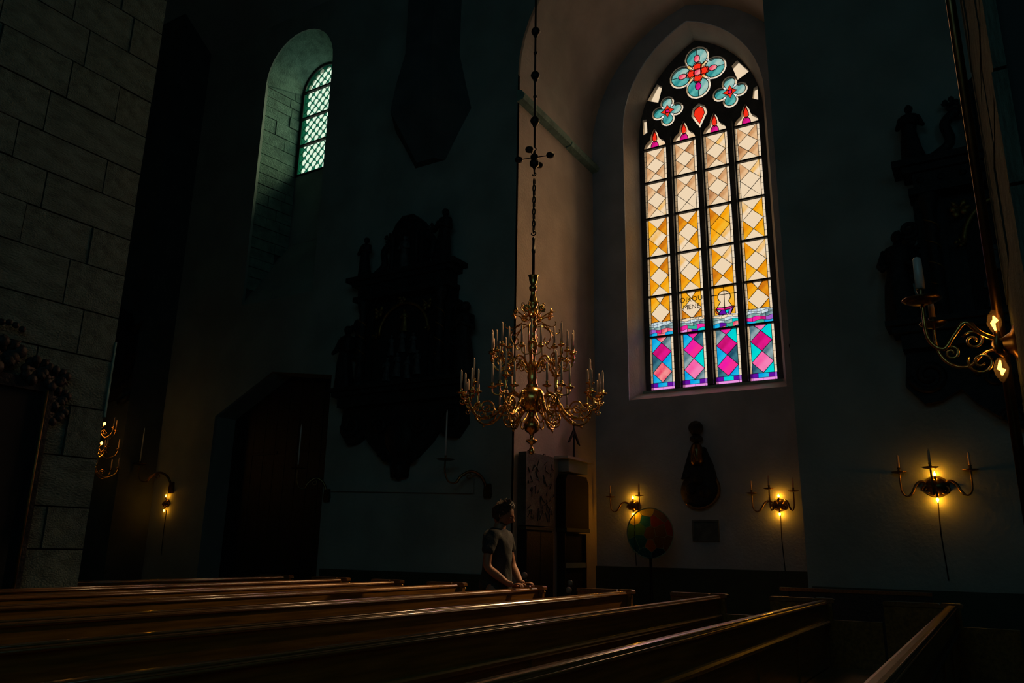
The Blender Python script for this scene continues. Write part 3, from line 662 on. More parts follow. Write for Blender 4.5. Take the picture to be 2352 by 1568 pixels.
# ---- wall sconces: round boss with lit bulbs above and below, three S-arms with unlit candles
def sconce(x, y, z, label, arms, bs=1.0, cable=True, where=''):
    t = empty('wall_sconce', (x, y, z), label, 'sconce', 'lit brass wall sconces')
    mb = MB(); mb.lathe([(0.13*bs, 0), (0.135*bs, 0.015), (0.10*bs, 0.05), (0.05*bs, 0.075), (0.01, 0.085)], n=24, T=Matrix.Rotation(-PI/2, 4, 'Y'), sx=0.9, sy=1.0)
    mb.build('backplate', M['brass_dark'], t)
    for s in (-1, 1):                                    # leafy lobes of the plate
        mb = MB(); mb.tube(spiral((-0.04, s*0.09*bs, -0.03), 0.055, 1.3, 0, ((0, 1, 0), (0, 0, 1)), 18, 0.2, s), [0.014]*19, 6); mb.build('scroll', M['brass_dark'], t)
    for z0, s in ((0.115, 1), (-0.125, -1)):
        mb = MB(); mb.tube([(-0.03, 0, z0*0.55), (-0.065, 0, z0*0.8), (-0.065, 0, z0)], 0.012, 8); mb.build('bulb_holder', M['brass_dark'], t)
        mb = MB(); mb.lathe([(0.006, 0), (0.016, 0.012*s), (0.015, 0.024*s), (0.006, 0.042*s), (0.001, 0.052*s)], (-0.065, 0, z0), 10); mb.build('bulb', M['bulb'] if bs > 0.7 else M['bulb_low'], t)
    for ang, L, dz in arms:                              # angle from straight out, towards +y
        dx, dy = -math.cos(ang), math.sin(ang)
        P = [(0.07, 0.02), (0.15, 0.06), (0.22, 0.03), (0.28, -0.07), (0.34, -0.10), (0.39, -0.05), (0.40, 0.05), (0.40, 0.11+dz)]
        pts = smoothpath([(dx*r*L/0.4, dy*r*L/0.4, zz) for r, zz in P], 4)
        mb = MB(); mb.tube(pts, [0.016 if k < 14 else 0.010 for k in range(len(pts))], 7)
        a = mb.build('arm', M['brass_dark'], t)
        add_cup(a, (dx*L, dy*L, 0.11+dz), 'sconce', 0.085, 0.07, 'brass_dark')
        candle((x+dx*L, y+dy*L, z+0.11+dz+0.071), 0.145, 0.014, 'short unlit candle on the '+('left' if ang > 1 else 'front' if abs(ang) < 0.5 else 'right')+' arm of the '+where, 'candles of the wall sconces')
    if cable:
        mb = MB(); mb.tube([(-0.012, 0, -0.13), (-0.008, 0.01, -0.5), (-0.01, -0.01, -1.0)], 0.007, 5); mb.build('cable', M['iron'], t)
    return t
DEG = math.radians
sconce(W-0.0, 5.32, 2.08, 'lit sconce partly behind the coloured glass disc', [(DEG(75), 0.42, 0.03), (DEG(-38), 0.30, 0.03)], 0.8, where='sconce beside the glass disc')
sconce(W-0.0, 2.86, 2.06, 'lit sconce below the right edge of the stained glass window', [(DEG(78), 0.42, 0.06), (DEG(8), 0.42, 0.10), (DEG(-42), 0.42, 0.06)], 0.85, where='sconce under the stained glass window')
sconce(A-0.0, 0.50, 2.06, 'lit sconce alone on the dark wall at the far right', [(DEG(78), 0.36, 0.04), (DEG(4), 0.30, 0.06), (DEG(-78), 0.36, 0.04)], 1.0, where='sconce on the dark right wall')
sconce(A-0.0, 14.03, 2.09, 'small lit sconce glowing on the wall near the left pier', [], 0.62, where='')

# ---- long bracket arms on the nave wall, each with a tall candle
def bracket(y, z, sx, label, clabel, hc, reach=0.62):
    t = empty('candle_bracket', (A, y, z), label, 'bracket', 'wall brackets with tall candles')
    mb = MB(); mb.prism([(-0.05, -0.12), (0.05, -0.12), (0.07, -0.05), (0.05, 0.10), (-0.05, 0.10), (-0.07, -0.05)], -0.045, 0); mb.build('wall_plate', M['brass_dark'], t)
    P = [(0.02, 0.02), (0.10, 0.20), (0.24, 0.28), (0.38, 0.20), (0.45, 0.10), (0.55, 0.12), (0.60, 0.26), (0.60, 0.42)]
    pts = smoothpath([(-r*0.72*reach/0.6, sx*r*0.80*reach/0.6, zz) for r, zz in P], 5)
    mb = MB(); mb.tube(pts, [0.022 if k < 20 else 0.012 for k in range(len(pts))], 8); a = mb.build('arm', M['brass_dark'], t)
    q = MB(); q.tube(spiral((-0.2*reach/0.6, sx*0.22*reach/0.6, 0.20), 0.06, 1.4, 0, ((-.67, sx*.74, 0), (0, 0, 1)), 20, 0.2), 0.009, 6); q.build('scroll', M['brass_dark'], t)
    e = pts[-1]
    add_cup(a, e, 'bracket', 0.14, 0.08, 'brass_dark')
    candle((A+e[0], y+e[1], z+e[2]+0.081), hc, 0.013, clabel, 'tall candles on the wall brackets', 'wax_blue')
bracket(6.45, 2.16, 1, 'curved candle bracket right of the big carved epitaph', 'tall white candle just right of the epitaph foot', 0.70)
bracket(9.72, 2.16, 1, 'curved candle bracket beside the dark door', 'tall thin candle in front of the dark doorway', 0.70, 0.5)
bracket(13.95, 2.40, 1, 'dark candle bracket above the small lit sconce', 'dim tall candle above the small lit sconce', 0.66)

# ---- large sconce on the right pier
t = empty('pier_sconce', (3.9, -0.19, 2.2), 'large brass sconce on the right pier with two glowing bulbs', 'sconce')
mb = MB(); mb.lathe([(0.09, 0), (0.09, 0.012), (0.05, 0.03), (0.03, 0.06), (0.01, 0.07)], n=20, T=Matrix.Rotation(-PI/2, 4, 'X')); mb.build('backplate', M['brass_dark'], t)
mb = MB(); mb.tube([(0, 0.06, -0.055), (0, 0.08, -0.03), (0, 0.085, 0), (0, 0.08, 0.035), (0, 0.08, 0.06)], [0.012, 0.016, 0.022, 0.016, 0.012], 10); mb.build('bulb_holder', M['brass_dark'], t)
for z0, s in ((0.055, 1), (-0.06, -1)):
    mb = MB(); mb.lathe([(0.010, 0), (0.022, 0.02*s), (0.030, 0.045*s), (0.024, 0.075*s), (0.010, 0.10*s), (0.001, 0.108*s)], (0, 0.082, z0), 14); b = mb.build('bulb', M['bulb_glass'], t)
    mb = MB(); mb.tube([(0, 0.082, z0+0.01*s), (0.006, 0.088, z0+0.045*s), (-0.006, 0.076, z0+0.055*s), (0.004, 0.082, z0+0.075*s)], [0.004, 0.010, 0.012, 0.004], 6); mb.build('filament', M['lampbulb'], b)
def big_arm(P, w_, nm='arm'):
    mb = MB(); pts = smoothpath(P, 5); mb.tube(pts, [w_*(1.0-0.35*k/len(pts)) for k in range(len(pts))], 9); return mb.build(nm, M['brass'], t), pts[-1]
a1, e1 = big_arm([(0, 0.03, 0.0), (-0.01, 0.13, 0.05), (-0.02, 0.19, 0.11), (-0.02, 0.24, 0.06), (-0.02, 0.29, 0.0), (-0.02, 0.345, 0.06), (-0.02, 0.35, 0.22)], 0.012)
add_cup(a1, e1, 'pier', 0.085, 0.07, 'brass_dark')
a2, e2 = big_arm([(0.05, 0.03, -0.02), (0.06, 0.12, -0.01), (0.07, 0.20, -0.07), (0.08, 0.27, -0.05), (0.09, 0.315, 0.02), (0.09, 0.32, 0.13)], 0.010)
add_cup(a2, e2, 'pier2', 0.06, 0.05, 'brass_dark')
for c_, r_, sg in (((0.0, 0.17, 0.03), 0.045, 1), ((0.0, 0.15, -0.07), 0.055, -1), ((-0.01, 0.26, -0.02), 0.035, 1)):
    mb = MB(); mb.tube(spiral(c_, r_, 1.5, 0.5, ((0, 1, 0), (0, 0, 1)), 22, 0.2, sg), 0.006, 6); mb.build('scroll', M['brass'], t)
mb = MB(); mb.ball((0, 0.17, 0.10), 0.014, 8); mb.build('knop', M['brass'], t)
candle((3.88, 0.16, 2.495), 0.155, 0.021, 'thick pale blue-white candle on the right pier sconce', None, 'wax_blue')
candle((3.99, 0.13, 2.375), 0.085, 0.014, 'short pale candle low on the right pier sconce', None, 'wax')
mb = MB(); mb.tube([(4.03, -0.13, 0), (4.03, -0.13, 6), (4.03, -0.13, 12)], 0.022, 10); rr = mb.build('brass_rod', M['brass_dark']); tag(rr, 'upright brass rod running up the right pier', 'rod')

# ---- three-tier wall candelabrum at the far left
t = empty('tiered_candelabrum', (8.5, 14.38, 2.55), 'three-tier brass candelabrum glowing behind the left pier', 'candelabrum')
mb = MB(); mb.lathe([(0.05, -0.12), (0.02, -0.08), (0.03, 0.0), (0.02, 0.1), (0.05, 0.16), (0.02, 0.3), (0.02, 0.45), (0.05, 0.5), (0.02, 0.6), (0.02, 0.8), (0.05, 0.85), (0.02, 0.95), (0.012, 1.2)], n=14); mb.build('stem', M['brass'], t)
mb = MB(); mb.tube([(0, 0, 1.2), (0, 0, 11.2)], 0.008, 6); mb.build('hanging_rod', M['iron'], t)
for tier, z0 in enumerate((0.0, 0.37, 0.74)):
    R_t = (0.50, 0.44, 0.38)[tier]
    for k in range(6):
        a = DEG(60*k+12+tier*20); dx, dy = math.cos(a), math.sin(a)
        pts = smoothpath([(dx*r*R_t, dy*r*R_t, z0+zz) for r, zz in [(0.05, 0.1), (0.3, 0.02), (0.6, -0.06), (0.9, 0.0), (1.0, 0.1)]], 4)
        mb = MB(); mb.tube(pts, 0.011, 6); mb.tube(spiral((dx*.45*R_t, dy*.45*R_t, z0+0.03), 0.06, 1.3, 0, ((dx, dy, 0), (0, 0, 1)), 14, 0.2), 0.007, 5)
        ar = mb.build('arm', M['brass'], t)
        add_cup(ar, pts[-1], 'tier', 0.045, 0.05, 'brass')
        e = pts[-1]
        candle((8.5+e[0], 14.38+e[1], 2.55+e[2]+0.051), 0.17, 0.013, 'small candle, '+ORD[rank([12+tier*20+60*q for q in range(6)], 8.5, 14.38, R_t)[k]]+' from the left on the '+('lowest', 'middle', 'top')[tier]+' tier of the far-left candelabrum', 'candles of the three-tier candelabrum')
    for k in range(3 if tier else 2):
        a = DEG(60*k-155); mb = MB(); mb.ball((0.14*math.cos(a), 0.14*math.sin(a), z0+0.21), 0.025, 8, (1, 1, 1.25)); b_ = mb.build('bulb', M['smallbulb'], t)
        mb = MB(); mb.tube([(0.02*math.cos(a), 0.02*math.sin(a), z0+0.10), (0.10*math.cos(a), 0.10*math.sin(a), z0+0.12), (0.14*math.cos(a), 0.14*math.sin(a), z0+0.18)], 0.009, 6); mb.build('bulb_arm', M['brass'], t)
for nm, loc, e_ in (('candelabrum_glow', (8.4, 14.2, 2.9), 0.5), ('candelabrum_glow', (8.4, 14.2, 3.35), 0.5)):
    l = bpy.data.lights.new(nm, 'POINT'); l.energy = e_; l.color = (1, 0.5, 0.12); l.shadow_soft_size = 0.04
    o = bpy.data.objects.new(nm, l); COL.objects.link(o); o.location = loc
l = bpy.data.lights.new('pier_sconce_glow', 'POINT'); l.energy = 0.15; l.color = (1, 0.5, 0.12); l.shadow_soft_size = 0.02
o = bpy.data.objects.new('pier_sconce_glow', l); COL.objects.link(o); o.location = (3.90, -0.045, 2.21)

# ================================================================= GREAT CHANDELIER
CX, CY = 7.6, 4.34
ch = empty('chandelier', (CX, CY, 0), 'great gilded brass chandelier with two tiers of scrolled arms and white candles', 'chandelier')
mb = MB(); mb.lathe([(0.005, 2.335), (0.03, 2.35), (0.034, 2.375), (0.028, 2.40), (0.012, 2.42), (0.014, 2.45), (0.05, 2.47), (0.068, 2.49), (0.06, 2.50), (0.02, 2.505), (0.022, 2.55),
   (0.03, 2.57), (0.075, 2.60), (0.095, 2.66), (0.08, 2.71), (0.04, 2.75), (0.03, 2.79), (0.05, 2.82)], n=28); mb.build('pendant', M['brass'], ch)
mb = MB(); mb.lathe([(0.05, 2.81), (0.09, 2.83), (0.135, 2.89), (0.150, 2.96), (0.14, 3.03), (0.10, 3.085), (0.06, 3.10)], n=32); mb.build('globe', M['brass'], ch)
mb = MB(); mb.lathe([(0.06, 3.09), (0.07, 3.12), (0.05, 3.15), (0.058, 3.22), (0.05, 3.30), (0.075, 3.34), (0.05, 3.38), (0.035, 3.42), (0.04, 3.50), (0.055, 3.56), (0.06, 3.62), (0.035, 3.68), (0.03, 3.76),
   (0.05, 3.80), (0.055, 3.84), (0.035, 3.88), (0.035, 3.93), (0.06, 3.96), (0.062, 4.02), (0.035, 4.06), (0.06, 4.09), (0.055, 4.12), (0.032, 4.20), (0.026, 4.26), (0.045, 4.28), (0.048, 4.31), (0.028, 4.34), (0.05, 4.40), (0.052, 4.44), (0.062, 4.455), (0.02, 4.46)], n=28)
mb.build('stem', M['brass'], ch)
mb = MB(); mb.lathe([(0.018, 4.45), (0.018, 4.74), (0.024, 4.75), (0.026, 4.79), (0.017, 4.80), (0.017, 4.90), (0.022, 4.93), (0.010, 4.95)], n=14); mb.build('upper_rod', M['iron'], ch)
lo_mesh = MB(); up_mesh = MB()
def arm_lo(mb):
    P = [(0.10, 2.93), (0.19, 3.02), (0.27, 3.00), (0.33, 2.90), (0.40, 2.79), (0.50, 2.72), (0.61, 2.71), (0.70, 2.77), (0.74, 2.87), (0.74, 2.93)]
    pts = smoothpath([(r, 0, z) for r, z in P], 5); mb.tube(pts, [0.015 if k < 30 else 0.012 for k in range(len(pts))], 8)
    pl_ = ((1, 0, 0), (0, 0, 1))
    mb.tube(spiral((0.54, 0, 2.83), 0.10, 1.6, -PI/2, pl_, 30, 0.2, -1), 0.009, 6)
    mb.tube(spiral((0.64, 0, 2.84), 0.06, 1.3, PI, pl_, 20, 0.2, 1), 0.008, 6)
    mb.tube(spiral((0.24, 0, 2.90), 0.07, 1.5, PI/2, pl_, 24, 0.2, -1), 0.009, 6)
    mb.tube(smoothpath([(0.08, 0, 2.84), (0.18, 0, 2.72), (0.28, 0, 2.66), (0.34, 0, 2.70), (0.33, 0, 2.76), (0.29, 0, 2.75)], 4), 0.009, 6)
    for r, z, s in ((0.35, 2.86, 0.024), (0.50, 2.72, 0.02), (0.71, 2.80, 0.022), (0.61, 2.69, 0.016)): mb.ball((r, 0, z), s, 6)
    mb.tube([(0.61, 0, 2.70), (0.63, 0, 2.66)], [0.010, 0.002], 5)
    # forked end: three sockets
    mb.tube(smoothpath([(0.74, 0, 2.92), (0.80, 0, 2.90), (0.84, 0, 2.92), (0.845, 0, 2.955)], 4), 0.009, 6)
    for s in (-1, 1): mb.tube(smoothpath([(0.73, 0, 2.90), (0.745, s*0.07, 2.885), (0.76, s*0.125, 2.91), (0.76, s*0.13, 2.955)], 4), 0.009, 6)
    mb.tube(spiral((0.83, 0, 2.87), 0.04, 1.4, PI/2, pl_, 18, 0.2, 1), 0.006, 5)
arm_lo(lo_mesh); LOM = lo_mesh.mesh('lower_arm', M['brass'])
def arm_up(mb):
    P = [(0.05, 3.30), (0.13, 3.42), (0.22, 3.44), (0.29, 3.36), (0.36, 3.30), (0.43, 3.33), (0.47, 3.41), (0.47, 3.50)]
    pts = smoothpath([(r, 0, z) for r, z in P], 5); mb.tube(pts, 0.012, 8); pl_ = ((1, 0, 0), (0, 0, 1))
    mb.tube(spiral((0.36, 0, 3.40), 0.07, 1.6, -PI/2, pl_, 26, 0.2, -1), 0.008, 6)
    mb.tube(spiral((0.17, 0, 3.36), 0.05, 1.4, PI/2, pl_, 20, 0.2, -1), 0.008, 6)
    for r, z, s in ((0.29, 3.36, 0.018), (0.47, 3.43, 0.02)): mb.ball((r, 0, z), s, 6)
    for s in (-1, 1): mb.tube(smoothpath([(0.45, 0, 3.40), (0.455, s*0.06, 3.38), (0.46, s*0.10, 3.41), (0.46, s*0.105, 3.46)], 4), 0.008, 6)
arm_up(up_mesh); UPM = up_mesh.mesh('upper_arm', M['brass'])
G1, G2 = 'candles on the lower tier of the great chandelier', 'candles on the upper tier of the great chandelier'
RK1 = rank([45*k+6 for k in range(8)], CX, CY, 0.8); RK2 = rank([45*k+28 for k in range(8)], CX, CY, 0.47)
L1, L2 = 'slim white candle on the lower tier of the great chandelier', 'slim white candle on the upper tier of the great chandelier'
for k in range(8):
    a = DEG(45*k+6); rot = Matrix.Rotation(a, 4, 'Z')
    o = link('lower_arm', LOM, ch); o.rotation_euler = (0, 0, a)
    for (r, s, z, hc) in ((0.845, 0, 2.95, 0.215), (0.76, 0.13, 2.95, 0.215), (0.76, -0.13, 2.95, 0.215), (0.70, 0.0, 3.08, 0.235)):
        add_cup(o, (r, s, z), 'ch', 0.05, 0.065, 'brass'); q = rot @ Vector((r, s, 0))
        kind_ = 'tall inner' if r == 0.70 else 'outermost' if s == 0 else 'side' 
        side_ = '' if s == 0 else (' left' if (rot @ Vector((0, s, 0))).dot(r0) < 0 else ' right')
        candle((CX+q.x, CY+q.y, z+0.066), hc, 0.0125, kind_+side_+' white candle, '+ORD[RK1[k]]+' cluster from the left, lower tier of the great chandelier', G1)
    mbp = CACHE.setdefault('post', None)
    if mbp is None:
        m_ = MB(); m_.lathe([(0.012, 2.93), (0.02, 2.97), (0.01, 3.0), (0.018, 3.04), (0.010, 3.085)], (0.70, 0, 0), 8); m_.tube([(0.735, 0, 2.92), (0.70, 0, 2.94)], 0.012, 6); CACHE['post'] = mbp = m_.mesh('candle_post', M['brass'])
    link('candle_post', mbp, o)
    a = DEG(45*k+28); rot = Matrix.Rotation(a, 4, 'Z')
    o = link('upper_arm', UPM, ch); o.rotation_euler = (0, 0, a)
    for (r, s, z, hc) in ((0.47, 0, 3.50, 0.225), (0.46, 0.105, 3.455, 0.20), (0.46, -0.105, 3.455, 0.20)):
        add_cup(o, (r, s, z), 'ch2', 0.042, 0.06, 'brass'); q = rot @ Vector((r, s, 0))
        side_ = 'middle' if s == 0 else ('left' if (rot @ Vector((0, s, 0))).dot(r0) < 0 else 'right')
        candle((CX+q.x, CY+q.y, z+0.061), hc, 0.0120, side_+' white candle, '+ORD[RK2[k]]+' cluster from the left, upper tier of the great chandelier', G2)
# crowning sprays: C-scrolls and eight small arms with rosettes
mb = MB()
mb.tube(smoothpath([(0.04, 0, 3.82), (0.12, 0, 3.84), (0.22, 0, 3.78), (0.27, 0, 3.67), (0.22, 0, 3.58), (0.17, 0, 3.62), (0.19, 0, 3.67)], 5), 0.0075, 6)
mb.tube(smoothpath([(0.13, 0, 3.86), (0.22, 0, 3.80), (0.30, 0, 3.77), (0.34, 0, 3.80), (0.33, 0, 3.83)], 5), 0.006, 6)
CS = mb.mesh('crown_scroll', M['brass'])
mb = MB(); mb.tube(smoothpath([(0.05, 0, 3.98), (0.10, 0, 3.93), (0.16, 0, 3.96), (0.21, 0, 3.98)], 5), 0.008, 6)
mb.tube(smoothpath([(0.08, 0, 3.96), (0.12, 0, 4.03), (0.15, 0, 4.07), (0.13, 0, 4.10), (0.11, 0, 4.08)], 4), 0.006, 6)
for k in range(8):
    a = 2*PI*k/8; mb.ball((0.225, 0.032*math.cos(a), 3.985+0.032*math.sin(a)), 0.017, 6, (0.5, 1, 1))
mb.ball((0.235, 0, 3.985), 0.016, 6); mb.tube([(0.235, 0, 3.985), (0.275, 0, 3.985)], [0.008, 0.003], 6)
FL = mb.mesh('flower_spray', M['brass'])
for k in range(6):
    o = link('crown_scroll', CS, ch); o.rotation_euler = (0, 0, DEG(60*k+20))
for k in range(8):
    o = link('flower_spray', FL, ch); o.rotation_euler = (0, 0, DEG(45*k+12))
# hanging chain: twisted links, hook, cross of four discs, rods with balls
cn = empty('hanging_chain', (CX, CY, 0), 'black iron rod with balls that carries the chandelier', 'chain')
def hook(z, s=0.03, nm='hook'):
    mb = MB(); mb.tube(smoothpath([(0, 0, z+0.07), (0, -0.004, z+0.03), (0, -s, z), (0, -0.2*s, z-s), (0, s, z-0.4*s), (0, s*0.9, z+0.3*s)], 5), 0.008, 6); mb.build(nm, M['iron'], cn)
hook(5.00); hook(5.78, 0.022); hook(6.12, 0.022)
for k in range(9):
    z = 5.03+k*0.078; mb = MB(); a = k*PI/2
    mb.tube([(0.016*math.cos(q)*math.cos(a), 0.016*math.cos(q)*math.sin(a), z+0.048*math.sin(q)+0.02) for q in [2*PI*i/12 for i in range(12)]], 0.010, 6, True); mb.build('link', M['iron'], cn)
mb = MB(); mb.lathe([(0.008, 5.78), (0.012, 5.84), (0.02, 5.87), (0.055, 5.90), (0.06, 5.94), (0.04, 5.985), (0.03, 5.99), (0.05, 6.0), (0.05, 6.03), (0.02, 6.06), (0.01, 6.10)], n=18); mb.build('hub', M['iron'], cn)
for k in range(4):
    a = DEG(90*k+12); d = Vector((math.cos(a), math.sin(a), 0)); mb = MB(); mb.tube([d*0.03+Vector((0, 0, 6.01)), d*0.17+Vector((0, 0, 6.01))], 0.006, 6); ar = mb.build('cross_arm', M['iron'], cn)
    mb = MB(); mb.lathe([(0.02, -0.03), (0.045, -0.022), (0.052, 0), (0.045, 0.022), (0.02, 0.03)], tuple(d*0.205+Vector((0, 0, 6.01))), 14); mb.build('disc', M['iron'], ar)
mb = MB(); mb.tube([(0, 0, 6.16), (0, 0.003, 8.0), (0, 0, 10.5), (0, 0, 13.6)], 0.014, 8); mb.build('rod', M['iron'], cn)
for z in (6.52, 7.17, 7.82, 9.0): mb = MB(); mb.ball((0, 0, z), 0.058, 12); mb.lathe([(0.02, z-0.085), (0.028, z-0.07), (0.02, z-0.05)], n=10); mb.build('ball', M['iron'], cn)
for z in (6.86, 7.5): mb = MB(); mb.ball((0, 0, z), 0.026, 8); mb.build('knop', M['iron'], cn)

# ================================================================= CARVED EPITAPHS
def robed(h, seed=0, arms=1, wings=False):
    """small carved robed figure, base at the origin, facing -x"""
    r = random.Random(seed); mb = MB(); n = 20; ph = r.uniform(0, 6)
    prof = [(0.17, 0), (0.165, 0.06), (0.14, 0.25), (0.125, 0.42), (0.10, 0.55), (0.115, 0.66), (0.135, 0.76), (0.12, 0.81), (0.045, 0.845), (0.04, 0.87)]
    vs = []
    for rr, z in prof:
        lean = 0.02*math.sin(z*5+ph)
        for j in range(n):
            a = 2*PI*j/n; fo = 1+(0.14*math.sin(5*a+ph+z*3)*(1-min(z/0.8, 1)))
            vs.append((rr*0.75*fo*math.cos(a)*h, (rr*fo*math.sin(a)+lean)*h, z*h))
    k = len(prof); fs = [(i*n+j, i*n+(j+1) % n, (i+1)*n+(j+1) % n, (i+1)*n+j) for i in range(k-1) for j in range(n)]
    mb.add(vs, fs, True); lean = 0.02*math.sin(0.9*5+ph)*h
    mb.ball((-0.01*h, lean, 0.925*h), 0.058*h, 10, (1, 0.85, 1.2)); mb.ball((0.02*h, lean, 0.935*h), 0.062*h, 8, (0.9, 1, 1.1))
    mb.ball((-0.065*h, lean, 0.915*h), 0.012*h, 5)
    for s in (-1, 1):
        q = r.uniform(-0.05, 0.12)
        mb.tube([(0, s*0.11*h, 0.78*h), (-0.03*h, s*0.17*h, 0.62*h), (-0.12*h, s*(0.10-q)*h, (0.60+q)*h), (-0.14*h, s*(0.05-q)*h, (0.64+q)*h)], [0.045*h, 0.04*h, 0.028*h, 0.02*h], 8)
        if wings: mb.tube([(0.05*h, s*0.08*h, 0.75*h), (0.08*h, s*0.24*h, 0.95*h), (0.08*h, s*0.28*h, 0.75*h), (0.06*h, s*0.22*h, 0.5*h)], [0.03*h, 0.07*h, 0.06*h, 0.01*h], 6)
    return mb
def put(name, mb, m, parent, loc=(0, 0, 0)): return mb.build(name, m, parent, loc)
def leafy(mb, c, r, seed=0, n=7, x=0.05):
    """cluster of carved leaves and knobs around a point, in the wall plane"""
    q = random.Random(seed)
    for k in range(n):
        a = 2*PI*k/n+q.uniform(-0.3, 0.3); d = r*q.uniform(0.45, 0.8)
        e = (c[0]-q.uniform(0, x), c[1]+d*math.cos(a), c[2]+d*math.sin(a))
        mb.ball(e, r*q.uniform(0.22, 0.38), 7, (0.6, 1, 1)); mb.tube([c, e, (e[0]-x*0.4, e[1]+r*0.3*math.cos(a), e[2]+r*0.3*math.sin(a))], [r*0.2, r*0.16, r*0.03], 6)
PL = ((0, 1, 0), (0, 0, 1))
def epitaph(cy, label, mirror_only=None):
    t = empty('carved_epitaph', (A, cy, 3.0), label, 'epitaph')
    Z = -3.0
    def B(name, m, *boxes):
        mb = MB()
        for a, b in boxes: mb.box((a[0], a[1], a[2]+Z), (b[0], b[1], b[2]+Z))
        return mb.build(name, m, t)
    cm = M['carved']
    # apron and pendant below the shelf
    mb = MB(); mb.prism([(-1.25, 3.62), (1.25, 3.62), (1.30, 3.2), (1.12, 2.98), (0.95, 3.0), (0.75, 3.12), (0.62, 2.95), (0.35, 2.72), (0.16, 2.62), (0.13, 2.40), (-0.13, 2.40), (-0.16, 2.62), (-0.35, 2.72), (-0.62, 2.95), (-0.75, 3.12), (-0.95, 3.0), (-1.12, 2.98), (-1.30, 3.2)][::-1], -0.14, 0, T=Matrix.Translation((0, 0, Z))); put('apron', mb, cm, t)
    mb = MB(); mb.lathe([(0.0, -0.09), (0.20, -0.07), (0.27, -0.02), (0.29, 0.04)], (0, 0, 0), 24, T=Matrix.Translation((-0.14, 0, 3.05+Z)) @ Matrix.Rotation(PI/2, 4, 'Y') @ Matrix.Scale(1.25, 4, (1, 0, 0))); put('cartouche', mb, cm, t)
    mb = MB()
    for s in (-1, 1):
        mb.tube(spiral((-0.16, s*0.42, 3.25+Z), 0.16, 1.4, 0, PL, 22, 0.2, s), 0.035, 6); mb.tube(spiral((-0.16, s*1.05, 3.30+Z), 0.20, 1.4, 0, PL, 22, 0.2, -s), 0.04, 6)
        mb.tube(spiral((-0.14, s*0.28, 2.75+Z), 0.13, 1.2, 0, PL, 18, 0.2, s), 0.03, 6)
    put('scrollwork', mb, cm, t)['kind'] = 'stuff'
    mb = MB(); mb.lathe([(0.02, 2.36), (0.09, 2.42), (0.12, 2.55), (0.08, 2.66)], (-0.1, 0, Z), 12); put('pendant_knop', mb, cm, t)
    # shelf with mouldings
    B('shelf', cm, ((-0.42, -1.42, 3.86), (0, 1.42, 3.92)), ((-0.36, -1.36, 3.78), (0, 1.36, 3.86)), ((-0.28, -1.28, 3.60), (0, 1.28, 3.78)))
    # body, columns, arch
    B('back_board', cm, ((-0.10, -1.0, 3.92), (0, 1.0, 5.45)))
    for s in (-1, 1):
        mb = MB(); mb.lathe([(0.10, 3.92), (0.10, 3.98), (0.075, 4.0), (0.08, 4.2), (0.085, 4.25), (0.07, 4.28), (0.068, 4.7), (0.060, 5.2), (0.08, 5.24), (0.10, 5.36), (0.11, 5.40), (0.11, 5.44)], (-0.27, s*0.83, Z), 16); c_ = put('column', mb, cm, t)
        mb = MB()
        pts = [(-0.27-0.073*math.cos(a), s*0.83+0.073*math.sin(a), 4.3+Z+0.9*a/22) for a in [22*i/70 for i in range(71)]]
        mb.tube(pts, 0.010, 5); put('gilded_vine', mb, M['gilt'], c_)
        B('pilaster', cm, ((-0.16, s*0.83-0.14, 3.92), (-0.08, s*0.83+0.14, 5.44)))
        mb = MB(); mb.tube(spiral((-0.12, s*1.10, 4.6+Z), 0.16, 1.5, 0, PL, 22, 0.2, s), 0.04, 6); mb.tube(spiral((-0.12, s*1.08, 5.1+Z), 0.12, 1.5, 0, PL, 22, 0.2, -s), 0.03, 6); leafy(mb, (-0.1, s*1.06, 4.85+Z), 0.13, 3)
        put('side_scroll', mb, cm, t)
    mb = MB(); mb.tube([(-0.18, 0.52*math.cos(a), 4.80+Z+0.52*math.sin(a)) for a in [PI*i/20 for i in range(21)]], 0.03, 6); put('arch_moulding', mb, M['gilt'], t)
    mb = MB(); pa = [(0.50, 3.95), (0.50, 4.80)]+[(0.50*math.cos(a), 4.80+0.50*math.sin(a)) for a in [PI*i/14 for i in range(1, 14)]]+[(-0.50, 4.80), (-0.50, 3.95)]
    mb.prism(pa, -0.13, -0.10, T=Matrix.Translation((0, 0, Z))); put('painted_panel', mb, M['black'], t)
    for k, (y, z, h) in enumerate([(-0.32, 4.05, 0.42), (-0.12, 4.0, 0.38), (0.1, 4.05, 0.42), (0.32, 4.0, 0.4), (-0.22, 4.42, 0.36), (0.02, 4.46, 0.40), (0.25, 4.43, 0.36)]):
        put('relief_figure', robed(h, k+5), M['relief'], t, (-0.16, y, z+Z))
    put('relief_figure', robed(0.40, 40), M['gilt'], t, (-0.16, 0.0, 4.82+Z))
    mb = MB()
    for s in (-1, 1): leafy(mb, (-0.2, s*0.52, 5.22+Z), 0.12, 9, 6); leafy(mb, (-0.2, s*0.56, 4.8+Z), 0.06, 5, 5)
    leafy(mb, (-0.22, 0, 5.36+Z), 0.08, 4, 6)
    put('spandrel_carving', mb, M['gilt'], t)['kind'] = 'stuff'
    # entablature
    B('entablature', cm, ((-0.36, -1.02, 5.44), (0, 1.02, 5.52)), ((-0.30, -0.96, 5.52), (0, 0.96, 5.72)), ((-0.42, -1.16, 5.80), (0, 1.16, 5.88)), ((-0.36, -1.06, 5.72), (0, 1.06, 5.80)))
    mb = MB()
    for k in range(9): mb.ball((-0.31, -0.88+0.22*k, 5.62+Z), 0.04, 7, (0.6, 1, 1))
    put('frieze_boss', mb, cm, t)['kind'] = 'stuff'
